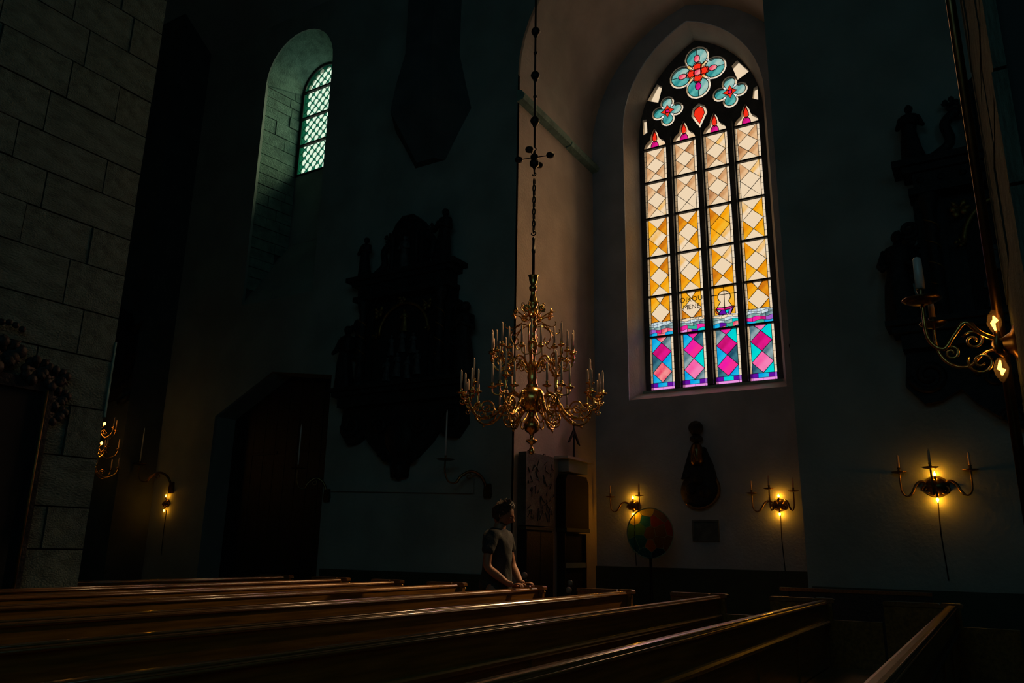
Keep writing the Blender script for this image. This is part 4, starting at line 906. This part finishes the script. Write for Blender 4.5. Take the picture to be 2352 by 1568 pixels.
    # upper storey
    mb = MB(); mb.prism([(-0.36, 5.88), (0.36, 5.88), (0.36, 6.60), (0.26, 6.80), (0.12, 6.92), (-0.12, 6.92), (-0.26, 6.80), (-0.36, 6.60)], -0.22, 0, T=Matrix.Translation((0, 0, Z))); put('upper_tablet', mb, cm, t)
    for s in (-1, 1):
        mb = MB(); mb.lathe([(0.05, 5.88), (0.035, 5.95), (0.035, 6.5), (0.055, 6.58)], (-0.26, s*0.26, Z), 12); put('upper_column', mb, cm, t)
        mb = MB(); mb.tube(smoothpath([(-0.15, s*0.40, 6.5+Z), (-0.15, s*0.55, 6.35+Z), (-0.15, s*0.52, 6.1+Z), (-0.15, s*0.72, 5.95+Z)], 5), 0.06, 7); leafy(mb, (-0.12, s*0.46, 6.6+Z), 0.10, 6); put('upper_scroll', mb, cm, t)
    put('relief_figure', robed(0.62, 77), M['relief'], t, (-0.25, 0, 5.90+Z))
    for k, (y, z, h, wg) in enumerate([(0.92, 5.88, 0.80, False), (-0.80, 5.88, 0.98, False), (1.22, 3.92, 1.15, False), (-1.28, 3.92, 1.22, False)]):
        put('statue', robed(h, 20+k, wings=wg), cm, t, (-0.22, y, z+Z))
    return t
epitaph(8.12, 'tall dark carved epitaph with columns and statues on the wall left of the chandelier')
epitaph(-0.62, 'dark carved epitaph half hidden by the right pier')
# dark carved coat-of-arms wing on the respond at the far left
t = empty('carved_hatchment', (9.16, 15.2, 5.0), 'dark carved hatchment with gilded bits at the far left wall', 'hatchment')
mb = MB(); mb.prism([(-0.62, 0.4), (-0.70, 0.0), (-0.62, -0.5), (-0.3, -0.9), (0.3, -1.0), (1.2, -0.8), (1.4, 0.2), (1.1, 0.9), (0.2, 1.2), (-0.4, 0.9)], -0.22, -0.002); mb.build('board', M['carved'], t)
mb = MB()
for z, r_ in ((0.45, 0.2), (-0.05, 0.22), (-0.55, 0.2)): leafy(mb, (-0.1, -0.62, z), r_, int(z*10)+9, 8)
for y, z in ((-0.95, 0.62), (-0.92, 0.0), (-0.85, -0.85)): mb.tube([(-0.08, -0.55, z-0.12), (-0.10, -0.75, z-0.08), (-0.08, y, z+0.06)], [0.09, 0.06, 0.004], 6)
mb.build('carved_border', M['carved'], t)['kind'] = 'stuff'
mb = MB(); mb.tube(smoothpath([(-0.26, 0.9, 0.2), (-0.3, 0.6, 0.45), (-0.28, 0.3, 0.25), (-0.3, 0.0, 0.5), (-0.28, -0.2, 0.35)], 5), 0.06, 7); mb.build('gilded_ribbon', M['gilt'], t)

# framed epitaph on the left pier
t = empty('framed_memorial', (3.05, 6.78, 1.8), 'dark framed memorial with a carved crown on the left pier', 'memorial')
mb = MB(); mb.box((-0.42, -0.05, -1.1), (0.42, 0, 0.78)); mb.build('board', M['black'], t)
for a, b in (((0.42, -0.08, -1.2), (0.50, 0, 0.80)), ((-0.50, -0.08, -1.2), (-0.42, 0, 0.80)), ((-0.42, -0.08, 0.72), (0.42, 0, 0.82)), ((-0.42, -0.08, -1.2), (0.42, 0, -1.1))):
    mb = MB(); mb.box(a, b); mb.build('frame_rail', M['carved'], t)
mb = MB(); mb.tube([(0.445, -0.085, -0.9), (0.445, -0.088, 0.0), (0.445, -0.085, 0.74)], 0.010, 6); mb.build('gilded_edge', M['gilt'], t)
T_ = Matrix.Rotation(PI/2, 4, 'Z')
mb = MB(); q = MB(); leafy(q, (0, 0, 0), 0.17, 3, 9)
for (x_, z_, s_) in ((0.05, 0.98, 1.0), (-0.25, 0.90, 0.8), (0.33, 0.90, 0.8), (0.50, 0.86, 0.7)):
    mb.add([tuple((T_ @ Vector(v))*s_+Vector((x_, -0.06, z_))) for v in q.v], q.f, True)
for k in range(5): mb.ball((-0.06+0.055*k, -0.08, 1.20+0.03*math.sin(k*PI/4)), 0.028, 6)
mb.build('carved_crest', M['carved'], t)['kind'] = 'stuff'
mb = MB()
for z_ in (0.7, 0.56): mb.add([tuple((T_ @ Vector(v))*0.6+Vector((0.56, -0.04, z_))) for v in q.v], q.f, True)
mb.build('side_carving', M['carved'], t)['kind'] = 'stuff'

# ================================================================= RECESS FURNISHINGS
# funerary shield with helmet on the window wall
t = empty('funerary_shield', (W-0.03, 4.12, 2.6), 'dark funerary achievement with helmet and tilted shield below the stained glass window', 'shield')
mb = MB(); mb.lathe([(0.0, -0.10), (0.2, -0.09), (0.28, -0.06), (0.33, -0.02), (0.345, 0.0)], n=28, T=Matrix.Translation((-0.02, -0.0, -0.28)) @ Matrix.Rotation(DEG(-22), 4, 'X') @ Matrix.Rotation(PI/2, 4, 'Y') @ Matrix.Scale(0.92, 4, (1, 0, 0)))
sh_ = mb.build('shield', M['carved'], t)
mb = MB(); Rm = Matrix.Translation((-0.03, 0, -0.28)) @ Matrix.Rotation(DEG(-22), 4, 'X')
mb.tube([tuple(Rm @ Vector((-0.03, 0.325*math.cos(a), 0.30*math.sin(a)))) for a in [PI+PI*i/20-0.4 for i in range(21)]], 0.022, 7); mb.build('gilded_rim', M['gilt'], sh_)
for y, z, r_ in ((0.13, -0.27, 0.10), (-0.10, -0.32, 0.10), (0.0, -0.13, 0.09)):
    mb = MB(); mb.lathe([(0.0, -0.03), (r_*0.8, -0.02), (r_, 0.01)], n=16, T=Matrix.Translation((-0.12, y, z)) @ Matrix.Rotation(PI/2, 4, 'Y')); mb.build('device', M['black'], sh_)
mb = MB(); mb.prism([(-0.30, -0.15), (-0.24, 0.12), (-0.12, 0.42), (0.12, 0.42), (0.20, 0.20), (0.30, -0.10), (0.16, -0.06), (0, -0.18)], -0.10, 0); mb.build('mantling', M['carved'], t)
mb = MB(); mb.lathe([(0.09, 0.12), (0.11, 0.20), (0.10, 0.30), (0.115, 0.36), (0.085, 0.45), (0.04, 0.50)], (-0.13, 0, 0), 16); mb.tube([(-0.22, 0, 0.15), (-0.255, 0, 0.28), (-0.21, 0, 0.42)], [0.03, 0.025, 0.01], 6); mb.build('helmet', M['brass_dark'], t)
mb = MB()
for k in range(6): mb.box((-0.245, -0.05+0.018*k, 0.17), (-0.235, -0.045+0.018*k, 0.28))
mb.build('visor_bars', M['gilt'], t)['kind'] = 'stuff'
mb = MB(); mb.ball((-0.12, 0.0, 0.56), 0.10, 10, (1, 1.1, 0.7)); mb.ball((-0.12, 0.0, 0.74), 0.125, 12); mb.tube([(-0.12, 0, 0.5), (-0.12, 0, 0.7)], 0.05, 8); mb.build('crest', M['carved'], t)
# stone plaque
t = empty('stone_plaque', (W, 4.07, 1.66), 'small framed stone plaque under the funerary shield', 'plaque')
mb = MB(); mb.box((-0.03, -0.19, -0.14), (0, 0.19, 0.14)); mb.build('slab', M['plaque'], t)
for a, b in (((-0.05, -0.22, 0.14), (0, 0.22, 0.17)), ((-0.05, -0.22, -0.17), (0, 0.22, -0.14)), ((-0.05, 0.19, -0.14), (0, 0.22, 0.14)), ((-0.05, -0.22, -0.14), (0, -0.19, 0.14))):
    mb = MB(); mb.box(a, b); mb.build('frame_rail', M['plaque'], t)

# round patchwork disc of coloured glass on a stand
DX, DY, DZ, DR = 12.1, 4.72, 1.60, 0.39
t = empty('glass_disc_stand', (DX, DY, 0), 'round patchwork disc of coloured glass on a slim dark stand', 'glass disc')
rnd = random.Random(21); seeds = [(0, 0)]
for k in range(7): seeds.append((0.19*math.cos(k*2*PI/7+.3)+rnd.uniform(-.03, .03), 0.19*math.sin(k*2*PI/7+.3)+rnd.uniform(-.03, .03)))
for k in range(9): seeds.append((0.345*math.cos(k*2*PI/9+.1)+rnd.uniform(-.02, .02), 0.345*math.sin(k*2*PI/9+.1)+rnd.uniform(-.02, .02)))
def clip(poly, n_, d_):
    out = []
    for i in range(len(poly)):
        a, b = poly[i], poly[(i+1) % len(poly)]; da = a[0]*n_[0]+a[1]*n_[1]-d_; db = b[0]*n_[0]+b[1]*n_[1]-d_
        if da <= 0: out.append(a)
        if da*db < 0: q = da/(da-db); out.append((a[0]+(b[0]-a[0])*q, a[1]+(b[1]-a[1])*q))
    return out
ld = MB()
for i, s0 in enumerate(seeds):
    poly = [(DR*math.cos(2*PI*k/40), DR*math.sin(2*PI*k/40)) for k in range(40)]
    for j, s1 in enumerate(seeds):
        if i != j: poly = clip(poly, (s1[0]-s0[0], s1[1]-s0[1]), (s1[0]**2+s1[1]**2-s0[0]**2-s0[1]**2)/2)
    if len(poly) < 3: continue
    y, z = s0
    if z > 0.2: c_ = 'd_yellow' if y > 0 else 'd_brown'
    elif z > -0.02 and y > 0.15: c_ = 'd_green'
    elif y > 0.05: c_ = rnd.choice(['d_blue', 'd_blue', 'd_navy'])
    elif z < -0.2: c_ = 'd_navy'
    else: c_ = rnd.choice(['d_red', 'd_orange', 'd_red', 'd_brown'])
    mb = MB(); cyy = sum(p[0] for p in poly)/len(poly); czz = sum(p[1] for p in poly)/len(poly)
    mb.add([(0, p[0]-cyy, p[1]-czz) for p in poly], [tuple(range(len(poly)))]); link('pane', mb.mesh('pane', G_[c_]), t, (0, cyy, DZ+czz))
    ld.tube([(0, p[0], DZ+p[1]) for p in poly], 0.0035, 4, True)
ld.build('lead_line', M['stone'], t)
mb = MB(); mb.tube([(0, DR*math.cos(2*PI*k/48), DZ+DR*math.sin(2*PI*k/48)) for k in range(48)], 0.009, 6, True); mb.build('rim', M['stone'], t)
mb = MB(); mb.lathe([(0.22, 0), (0.20, 0.03), (0.05, 0.06), (0.022, 0.10), (0.022, DZ-DR-0.02), (0.04, DZ-DR), (0.01, DZ-DR+0.01)], n=16); mb.build('stand', M['iron'], t)

# panels and niches along the recess side wall (facing -y)
def wallitem(name, x0, x1, label, cat): return empty(name, ((x0+x1)/2, 6.05, 0), label, cat)
t = wallitem('relief_panel', 10.16, 11.03, 'tall grey relief panel hung on the lit strip of wall behind the man', 'panel')
h_ = 0.435
mb = MB(); mb.box((-h_, -0.16, 1.66), (h_, -0.02, 2.74)); mb.build('slab', M['paper'], t)
mb = MB(); rnd = random.Random(4)
for k in range(46):
    x_, z_ = rnd.uniform(-0.38, 0.38), rnd.uniform(1.72, 2.66); mb.tube([(x_, -0.163, z_), (x_+rnd.uniform(-0.07, 0.07), -0.166, z_+rnd.uniform(-0.08, 0.08)), (x_+rnd.uniform(-0.1, 0.1), -0.163, z_+rnd.uniform(-0.12, 0.12))], 0.006, 4)
mb.build('incised_relief', M['paper'], t)['kind'] = 'stuff'
for s in (-0.25, 0.25): mb = MB(); mb.tube([(s-0.03, -0.09, 2.74), (s-0.02, -0.09, 2.775), (s+0.02, -0.09, 2.775), (s+0.03, -0.09, 2.74)], 0.008, 6); mb.build('hanger', M['iron'], t)
t = wallitem('dark_cabinet', 10.16, 11.03, 'dark cabinet standing under the grey relief panel', 'cabinet')
mb = MB(); mb.box((-0.42, -0.15, 0.0), (0.42, -0.01, 1.60)); mb.build('carcass', M['black'], t)
mb = MB(); mb.box((-0.43, -0.17, 1.60), (0.43, -0.01, 1.64)); mb.build('top', M['dado'], t)
for s in (-1, 1): mb = MB(); mb.box((-0.41 if s < 0 else 0.005, -0.17, 0.08), (-0.005 if s < 0 else 0.41, -0.15, 1.57)); mb.build('door', M['dark_wood'], t)
t = wallitem('dark_wall_box', 11.40, 12.26, 'black wall case with rounded top corners near the recess corner', 'case')
h_ = 0.43
mb = MB(); mb.prism([(-0.0, 0.0)]*0 or [(h_, 1.66), (h_, 2.40), (h_-0.08, 2.52), (-h_+0.08, 2.52), (-h_, 2.40), (-h_, 1.66)], 0.0, 0.18, T=Matrix.Rotation(PI/2, 4, 'Z') @ Matrix.Rotation(PI, 4, 'Z') @ Matrix.Translation((0.0, 0, 0))); mb.build('case', M['black'], t)
mb = MB(); mb.box((-h_, -0.20, 1.60), (h_, -0.01, 1.66)); mb.build('base_moulding', M['dado'], t)
t = wallitem('white_shelf', 11.40, 12.26, 'pale bracket shelf above the black wall case', 'shelf')
mb = MB(); mb.box((-0.50, -0.26, 2.76), (0.50, -0.01, 2.80)); mb.build('board', M['plaster'], t)
mb = MB(); mb.box((-0.35, -0.20, 2.56), (0.35, -0.01, 2.755)); mb.build('bracket', M['plaster_grey'], t)
t = wallitem('winged_ornament', 11.40, 12.26, 'dark spire-shaped ornament with drooping wings on the pale shelf', 'ornament')
t.location = (11.83, 5.93, 2.80)
mb = MB(); mb.lathe([(0.05, 0), (0.05, 0.02), (0.02, 0.03), (0.014, 0.3), (0.02, 0.50), (0.008, 0.55)], n=10); mb.ball((0, 0, 0.575), 0.025, 8); mb.build('post', M['carved'], t)
for s in (-1, 1):
    mb = MB(); T2 = Matrix.Rotation(PI/2, 4, 'Z'); mb.prism([(0, 0.52), (s*0.22, 0.25), (s*0.16, 0.27), (s*0.015, 0.42)], -0.012, 0.012, T=T2); mb.build('wing', M['carved'], t)
t = wallitem('open_niche_shelf', 11.40, 12.26, 'black open shelf unit below the wall case, with one pale crosspiece', 'shelf unit')
mb = MB(); mb.box((-0.36, -0.10, 0.0), (0.36, -0.01, 1.58)); mb.build('back', M['black'], t)
for z in (1.08,): mb = MB(); mb.box((-0.38, -0.15, z-0.04), (0.38, -0.101, z+0.04)); mb.build('crosspiece', M['plaster_grey'], t)
for s in (-1, 1): mb = MB(); mb.box((s*0.38-0.015, -0.15, 0), (s*0.38+0.015, -0.01, 1.58)); mb.build('side', M['dark_wood'], t)
for k, (x_, y_, z_, lab) in enumerate([(9.35, 5.43, 0.98, 'pale glass globe lamp beside the dark cabinet'), (10.4, 5.28, 0.86, 'small pale globe by the open shelf unit'), (9.7, 4.95, 0.80, 'lowest pale globe just above the pew rail')]):
    t = empty('globe_lamp', (x_, y_, 0), lab, 'globe lamp', 'small pale globes on stands')
    mb = MB(); mb.ball((0, 0, z_), 0.042, 12); mb.build('globe', M['white_pot'], t)
    mb = MB(); mb.lathe([(0.11, 0), (0.10, 0.02), (0.015, 0.04), (0.015, z_-0.10), (0.035, z_-0.07), (0.03, z_-0.05)], n=12); mb.build('stand', M['iron'], t)

# ================================================================= THE MAN AT THE PEW
def skin_mesh(nodes, edges, sub=2, smooth=True):
    me = bpy.data.meshes.new('sk'); me.from_pydata([n[0] for n in nodes], edges, []); o = bpy.data.objects.new('sk', me); COL.objects.link(o)
    md = o.modifiers.new('s', 'SKIN'); md.use_smooth_shade = True
    for i, nd in enumerate(nodes):
        v = me.skin_vertices[0].data[i]; r = nd[1]; v.radius = r if isinstance(r, tuple) else (r, r); v.use_root = (i == 0)
    sb = o.modifiers.new('u', 'SUBSURF'); sb.levels = sub; sb.render_levels = sub
    bpy.context.view_layer.update()
    out = bpy.data.meshes.new_from_object(o.evaluated_get(bpy.context.evaluated_depsgraph_get())); bpy.data.objects.remove(o); bpy.data.meshes.remove(me)
    out.polygons.foreach_set('use_smooth', [True]*len(out.polygons)); return out
def me_add(mb, me, T=None): mb.add([v.co.copy() for v in me.vertices], [tuple(p.vertices) for p in me.polygons], True, T)
# local frame: x forward, y to his left, z up; feet at 0
man = empty('person', (6.66, 4.19, 0), 'dark-haired man in a T-shirt standing with hands on a pew back, looking down', 'person', rz=math.atan2(-1.0, 0.22))
body = MB()
RS, RE, RWr = (0.01, -0.195, 1.445), (0.0, -0.255, 1.145), (0.185, -0.165, 0.995)
LS, LE, LWr = (0.03, 0.195, 1.445), (0.08, 0.25, 1.16), (0.205, 0.16, 0.995)
nodes = [((0, 0, 0.95), (0.115, 0.09)), ((0.005, 0, 1.08), (0.10, 0.08)), ((0.02, 0, 1.22), (0.11, 0.085)), ((0.022, 0, 1.34), (0.11, 0.085)), ((0.02, 0, 1.44), (0.075, 0.06)), ((0.03, 0, 1.51), 0.066), ((0.045, 0, 1.58), 0.060),
  ((RS[0], RS[1], RS[2]), 0.048), (RE, 0.043), ((0.10, -0.21, 1.062), 0.040), (RWr, 0.027), ((0.235, -0.150, 0.985), (0.036, 0.020)),
  (LS, 0.048), (LE, 0.043), ((0.145, 0.21, 1.07), 0.040), (LWr, 0.027), ((0.25, 0.145, 0.985), (0.036, 0.020)),
  ((0, -0.09, 0.86), 0.07), ((0.01, -0.11, 0.50), 0.055), ((-0.02, -0.115, 0.28), 0.055), ((-0.02, -0.12, 0.09), 0.040), ((0.12, -0.13, 0.035), (0.045, 0.03)),
  ((0, 0.09, 0.86), 0.07), ((0.03, 0.11, 0.50), 0.055), ((0, 0.115, 0.28), 0.055), ((0, 0.12, 0.09), 0.040), ((0.14, 0.13, 0.035), (0.045, 0.03))]
edges = [(0, 1), (1, 2), (2, 3), (3, 4), (4, 5), (5, 6), (3, 7), (7, 8), (8, 9), (9, 10), (10, 11), (3, 12), (12, 13), (13, 14), (14, 15), (15, 16), (0, 17), (17, 18), (18, 19), (19, 20), (20, 21), (0, 22), (22, 23), (23, 24), (24, 25), (25, 26)]
me_add(body, skin_mesh(nodes, edges))
for s, P0 in ((-1, (0.235, -0.150, 0.985)), (1, (0.25, 0.145, 0.985))):          # fingers curled over the rail, thumb to the side
    for k, ln in enumerate((0.070, 0.080, 0.075, 0.058)):
        y = P0[1]+s*(-0.027+0.019*k); a = Vector((P0[0]+0.005, P0[1]+s*(-0.012+0.008*k), P0[2])); b = Vector((P0[0]+0.045, y, P0[2]+0.012)); c_ = b+Vector((ln*0.45, 0, -0.008)); d_ = c_+Vector((ln*0.22, 0, -0.03))
        me_add(body, skin_mesh([(a, 0.010), (b, 0.0095), (c_, 0.0085), (d_, 0.007)], [(0, 1), (1, 2), (2, 3)], 1))
    a = Vector((P0[0]-0.02, P0[1]-s*0.012, P0[2])); b = a+Vector((0.025, -s*0.035, -0.004)); c_ = b+Vector((0.032, -s*0.012, -0.012))
    me_add(body, skin_mesh([(a, 0.012), (b, 0.011), (c_, 0.008)], [(0, 1), (1, 2)], 1))
# head: shaped from a fine sphere; local head frame x forward
HT = Matrix.Translation((0.062, 0, 1.640)) @ Matrix.Scale(1.06, 4) @ Matrix.Rotation(DEG(16), 4, 'Z') @ Matrix.Rotation(DEG(24), 4, 'Y') @ Matrix.Rotation(DEG(6), 4, 'X')
gs = lambda x, m, s_: math.exp(-((x-m)/s_)**2)
def headsurf(th_, ph_, grow=0.0):
    x, y, z = math.sin(th_)*math.cos(ph_), math.sin(th_)*math.sin(ph_), math.cos(th_)
    X, Y, Z_ = 0.098*x, 0.077*y, 0.118*z
    if z < 0: Y *= 1-0.22*min(1, -z*1.1)**1.5; X = X*(1-0.12*(-z)) if x > 0 else X*(1-0.45*(-z)**1.2)
    f = max(0, x)
    X += f*(0.030*gs(Y, 0, 0.013)*gs(Z_, -0.022, 0.018)+0.013*gs(Y, 0, 0.009)*gs(Z_, 0.005, 0.022))      # nose
    X += f*(0.007*gs(Z_, 0.027, 0.010)*gs(Y, 0, 0.045))                                                  # brow
    X -= f*(0.010*(gs(Y, 0.031, 0.013)+gs(Y, -0.031, 0.013))*gs(Z_, 0.006, 0.012))                       # sockets
    X += f*(0.008*gs(Y, 0, 0.022)*(gs(Z_, -0.052, 0.006)+gs(Z_, -0.067, 0.007))-0.003*gs(Y, 0, 0.025)*gs(Z_, -0.0595, 0.003))   # lips
    X += f*(0.013*gs(Y, 0, 0.022)*gs(Z_, -0.098, 0.018))                                                 # chin
    v = Vector((X, Y, Z_)); return v*(1+grow)
NT, NP = 44, 56
vs = [headsurf(PI*(i+0.5)/NT, 2*PI*j/NP) for i in range(NT) for j in range(NP)]
fs = [(i*NP+j, i*NP+(j+1) % NP, (i+1)*NP+(j+1) % NP, (i+1)*NP+j) for i in range(NT-1) for j in range(NP)]+[tuple(range(NP-1, -1, -1)), tuple(range((NT-1)*NP, NT*NP))]
body.add(vs, fs, True, HT)
for s in (-1, 1):
    body.tube([(-0.005+0.016*math.cos(a), s*(0.079+0.004*math.sin(a*2)), 0.0+0.030*math.sin(a)) for a in [2*PI*i/14 for i in range(14)]], 0.007, 6, True, HT)
    body.ball((-0.006, s*0.074, 0), 0.016, 8, (0.8, 0.5, 1.6), HT)
body.build('body', M['skin'], man)
mb = MB()
for s in (-1, 1): mb.ball((0.079, s*0.031, 0.004), 0.011, 8, (1, 1, 0.7), HT)
mb.build('eyes', M['eye'], man)
# short hair, longer and tousled on top
mb = MB(); vs = []; keep = {}
for i in range(NT):
    for j in range(NP):
        th_, ph_ = PI*(i+0.5)/NT, 2*PI*j/NP; ph = ph_ if ph_ < PI else 2*PI-ph_
        lim = 0.80 if ph < 0.75 else (0.80+(ph-0.75)*1.2 if ph < 1.6 else 2.15)
        lim = min(lim, 2.15); v = headsurf(th_, ph_)
        nn_ = noise.noise(v*38)*0.012+noise.noise(v*90)*0.006
        gr = (0.009+nn_*0.9+0.013*max(0, math.cos(th_))*(1+0.4*math.cos(ph_))) if th_ < lim else -0.006
        vs.append(v+v.normalized()*gr)
mb.add(vs, fs, True, HT)
rnd = random.Random(8)
for k in range(120):                                    # tufts
    th_ = rnd.uniform(0.03, 0.72); ph_ = rnd.uniform(-1.4, 1.4)+(PI if rnd.random() < 0.25 else 0); p = headsurf(th_, ph_); nrm = p.normalized(); tg = Vector((rnd.uniform(-0.5, 0.3), rnd.uniform(-.6, .6), 0.5))
    ln = rnd.uniform(0.010, 0.024); mb.tube([p+nrm*0.006, p+nrm*(0.012+ln*0.6)+tg*0.004, p+nrm*(0.012+ln)+tg*ln*0.5], [0.006, 0.004, 0.0008], 4, False, HT)
mb.build('hair', M['hair'], man)
# short beard shadow along the jaw
mb = MB(); vs = []
for i in range(NT):
    for j in range(NP):
        th_, ph_ = PI*(i+0.5)/NT, 2*PI*j/NP; ph = ph_ if ph_ < PI else 2*PI-ph_; v = headsurf(th_, ph_)
        on = (2.15 < th_ < 2.95 and ph < 1.35) and not (th_ < 2.32 and ph < 0.28)
        vs.append(v*(1.018 if on else 0.965))
mb.add(vs, fs, True, HT); mb.build('beard', M['hair'], man)
# T-shirt: follows the torso, ends at mid upper arm, collar and hem
sn = [((0, 0, 0.90), (0.180, 0.145)), ((0.0, 0, 0.98), (0.174, 0.138)), ((0.008, 0, 1.10), (0.160, 0.128)), ((0.022, 0, 1.23), (0.174, 0.136)), ((0.022, 0, 1.37), (0.188, 0.130)), ((0.015, 0, 1.465), (0.120, 0.095)), ((0.024, 0, 1.51), 0.076),
  ((0.012, -0.19, 1.440), 0.088), ((0.008, -0.228, 1.33), 0.070), ((0.004, -0.243, 1.255), 0.068), ((0.03, 0.19, 1.440), 0.088), ((0.05, 0.226, 1.33), 0.070), ((0.062, 0.24, 1.26), 0.068), ((0.02, -0.10, 1.415), 0.118), ((0.024, 0.10, 1.415), 0.118)]
se = [(0, 1), (1, 2), (2, 3), (3, 4), (4, 5), (5, 6), (4, 13), (13, 7), (7, 8), (8, 9), (4, 14), (14, 10), (10, 11), (11, 12)]
sm_ = skin_mesh(sn, se, 3)
for v in sm_.vertices:                                   # drapery folds from the shoulders and at the waist
    p = v.co; d = 0.006*math.sin(p.y*60+p.z*18)*gs(p.z, 1.05, 0.15)+0.004*math.sin((p.y+p.z)*45)*gs(p.z, 1.28, 0.1)
    v.co += v.normal*d
sm_.materials.clear(); sm_.materials.append(M['shirt']); sm_.name = 'shirt'; link('shirt', sm_, man)
tn = [((0, 0, 0.97), (0.160, 0.125)), ((0, 0, 0.88), (0.165, 0.13)), ((0, -0.10, 0.80), 0.108), ((0.01, -0.11, 0.50), 0.078), ((-0.02, -0.115, 0.28), 0.07), ((-0.02, -0.12, 0.08), 0.065), ((0, 0.10, 0.80), 0.108), ((0.03, 0.11, 0.50), 0.078), ((0, 0.115, 0.28), 0.07), ((0, 0.12, 0.08), 0.065)]
tm = skin_mesh(tn, [(0, 1), (1, 2), (2, 3), (3, 4), (4, 5), (1, 6), (6, 7), (7, 8), (8, 9)], 2); tm.materials.clear(); tm.materials.append(M['trousers']); link('trousers', tm, man)
for s, x_ in ((-1, 0.03), (1, 0.05)):
    mb = MB(); T2 = Matrix.Translation((x_+0.03, s*0.125, 0.0))
    mb.lathe([(0.05, 0.0), (0.052, 0.02), (0.047, 0.05), (0.035, 0.085), (0.01, 0.10)], n=16, T=T2, sx=2.6, sy=0.95); mb.build('shoe', M['black'], man)

# made-up housing for the aisle fill spot, hidden round the recess corner
t = empty('fill_spot_housing', (10.66, 2.06, 4.02), 'small black can for the added fill light, hidden in the recess', 'spotlight')
mb = MB(); mb.lathe([(0.035, 0.0), (0.05, 0.01), (0.055, 0.12), (0.03, 0.16)], n=14, T=Matrix.Translation((0.03, 0, 0.01)) @ Vector((4.3, -1.75, 2.75)).to_track_quat('Z', 'Y').to_matrix().to_4x4()); mb.build('can', M['iron'], t)
mb = MB(); mb.tube([(0.06, -0.01, 0.03), (0.06, -0.09, 0.03)], 0.01, 6); mb.build('stem', M['iron'], t)
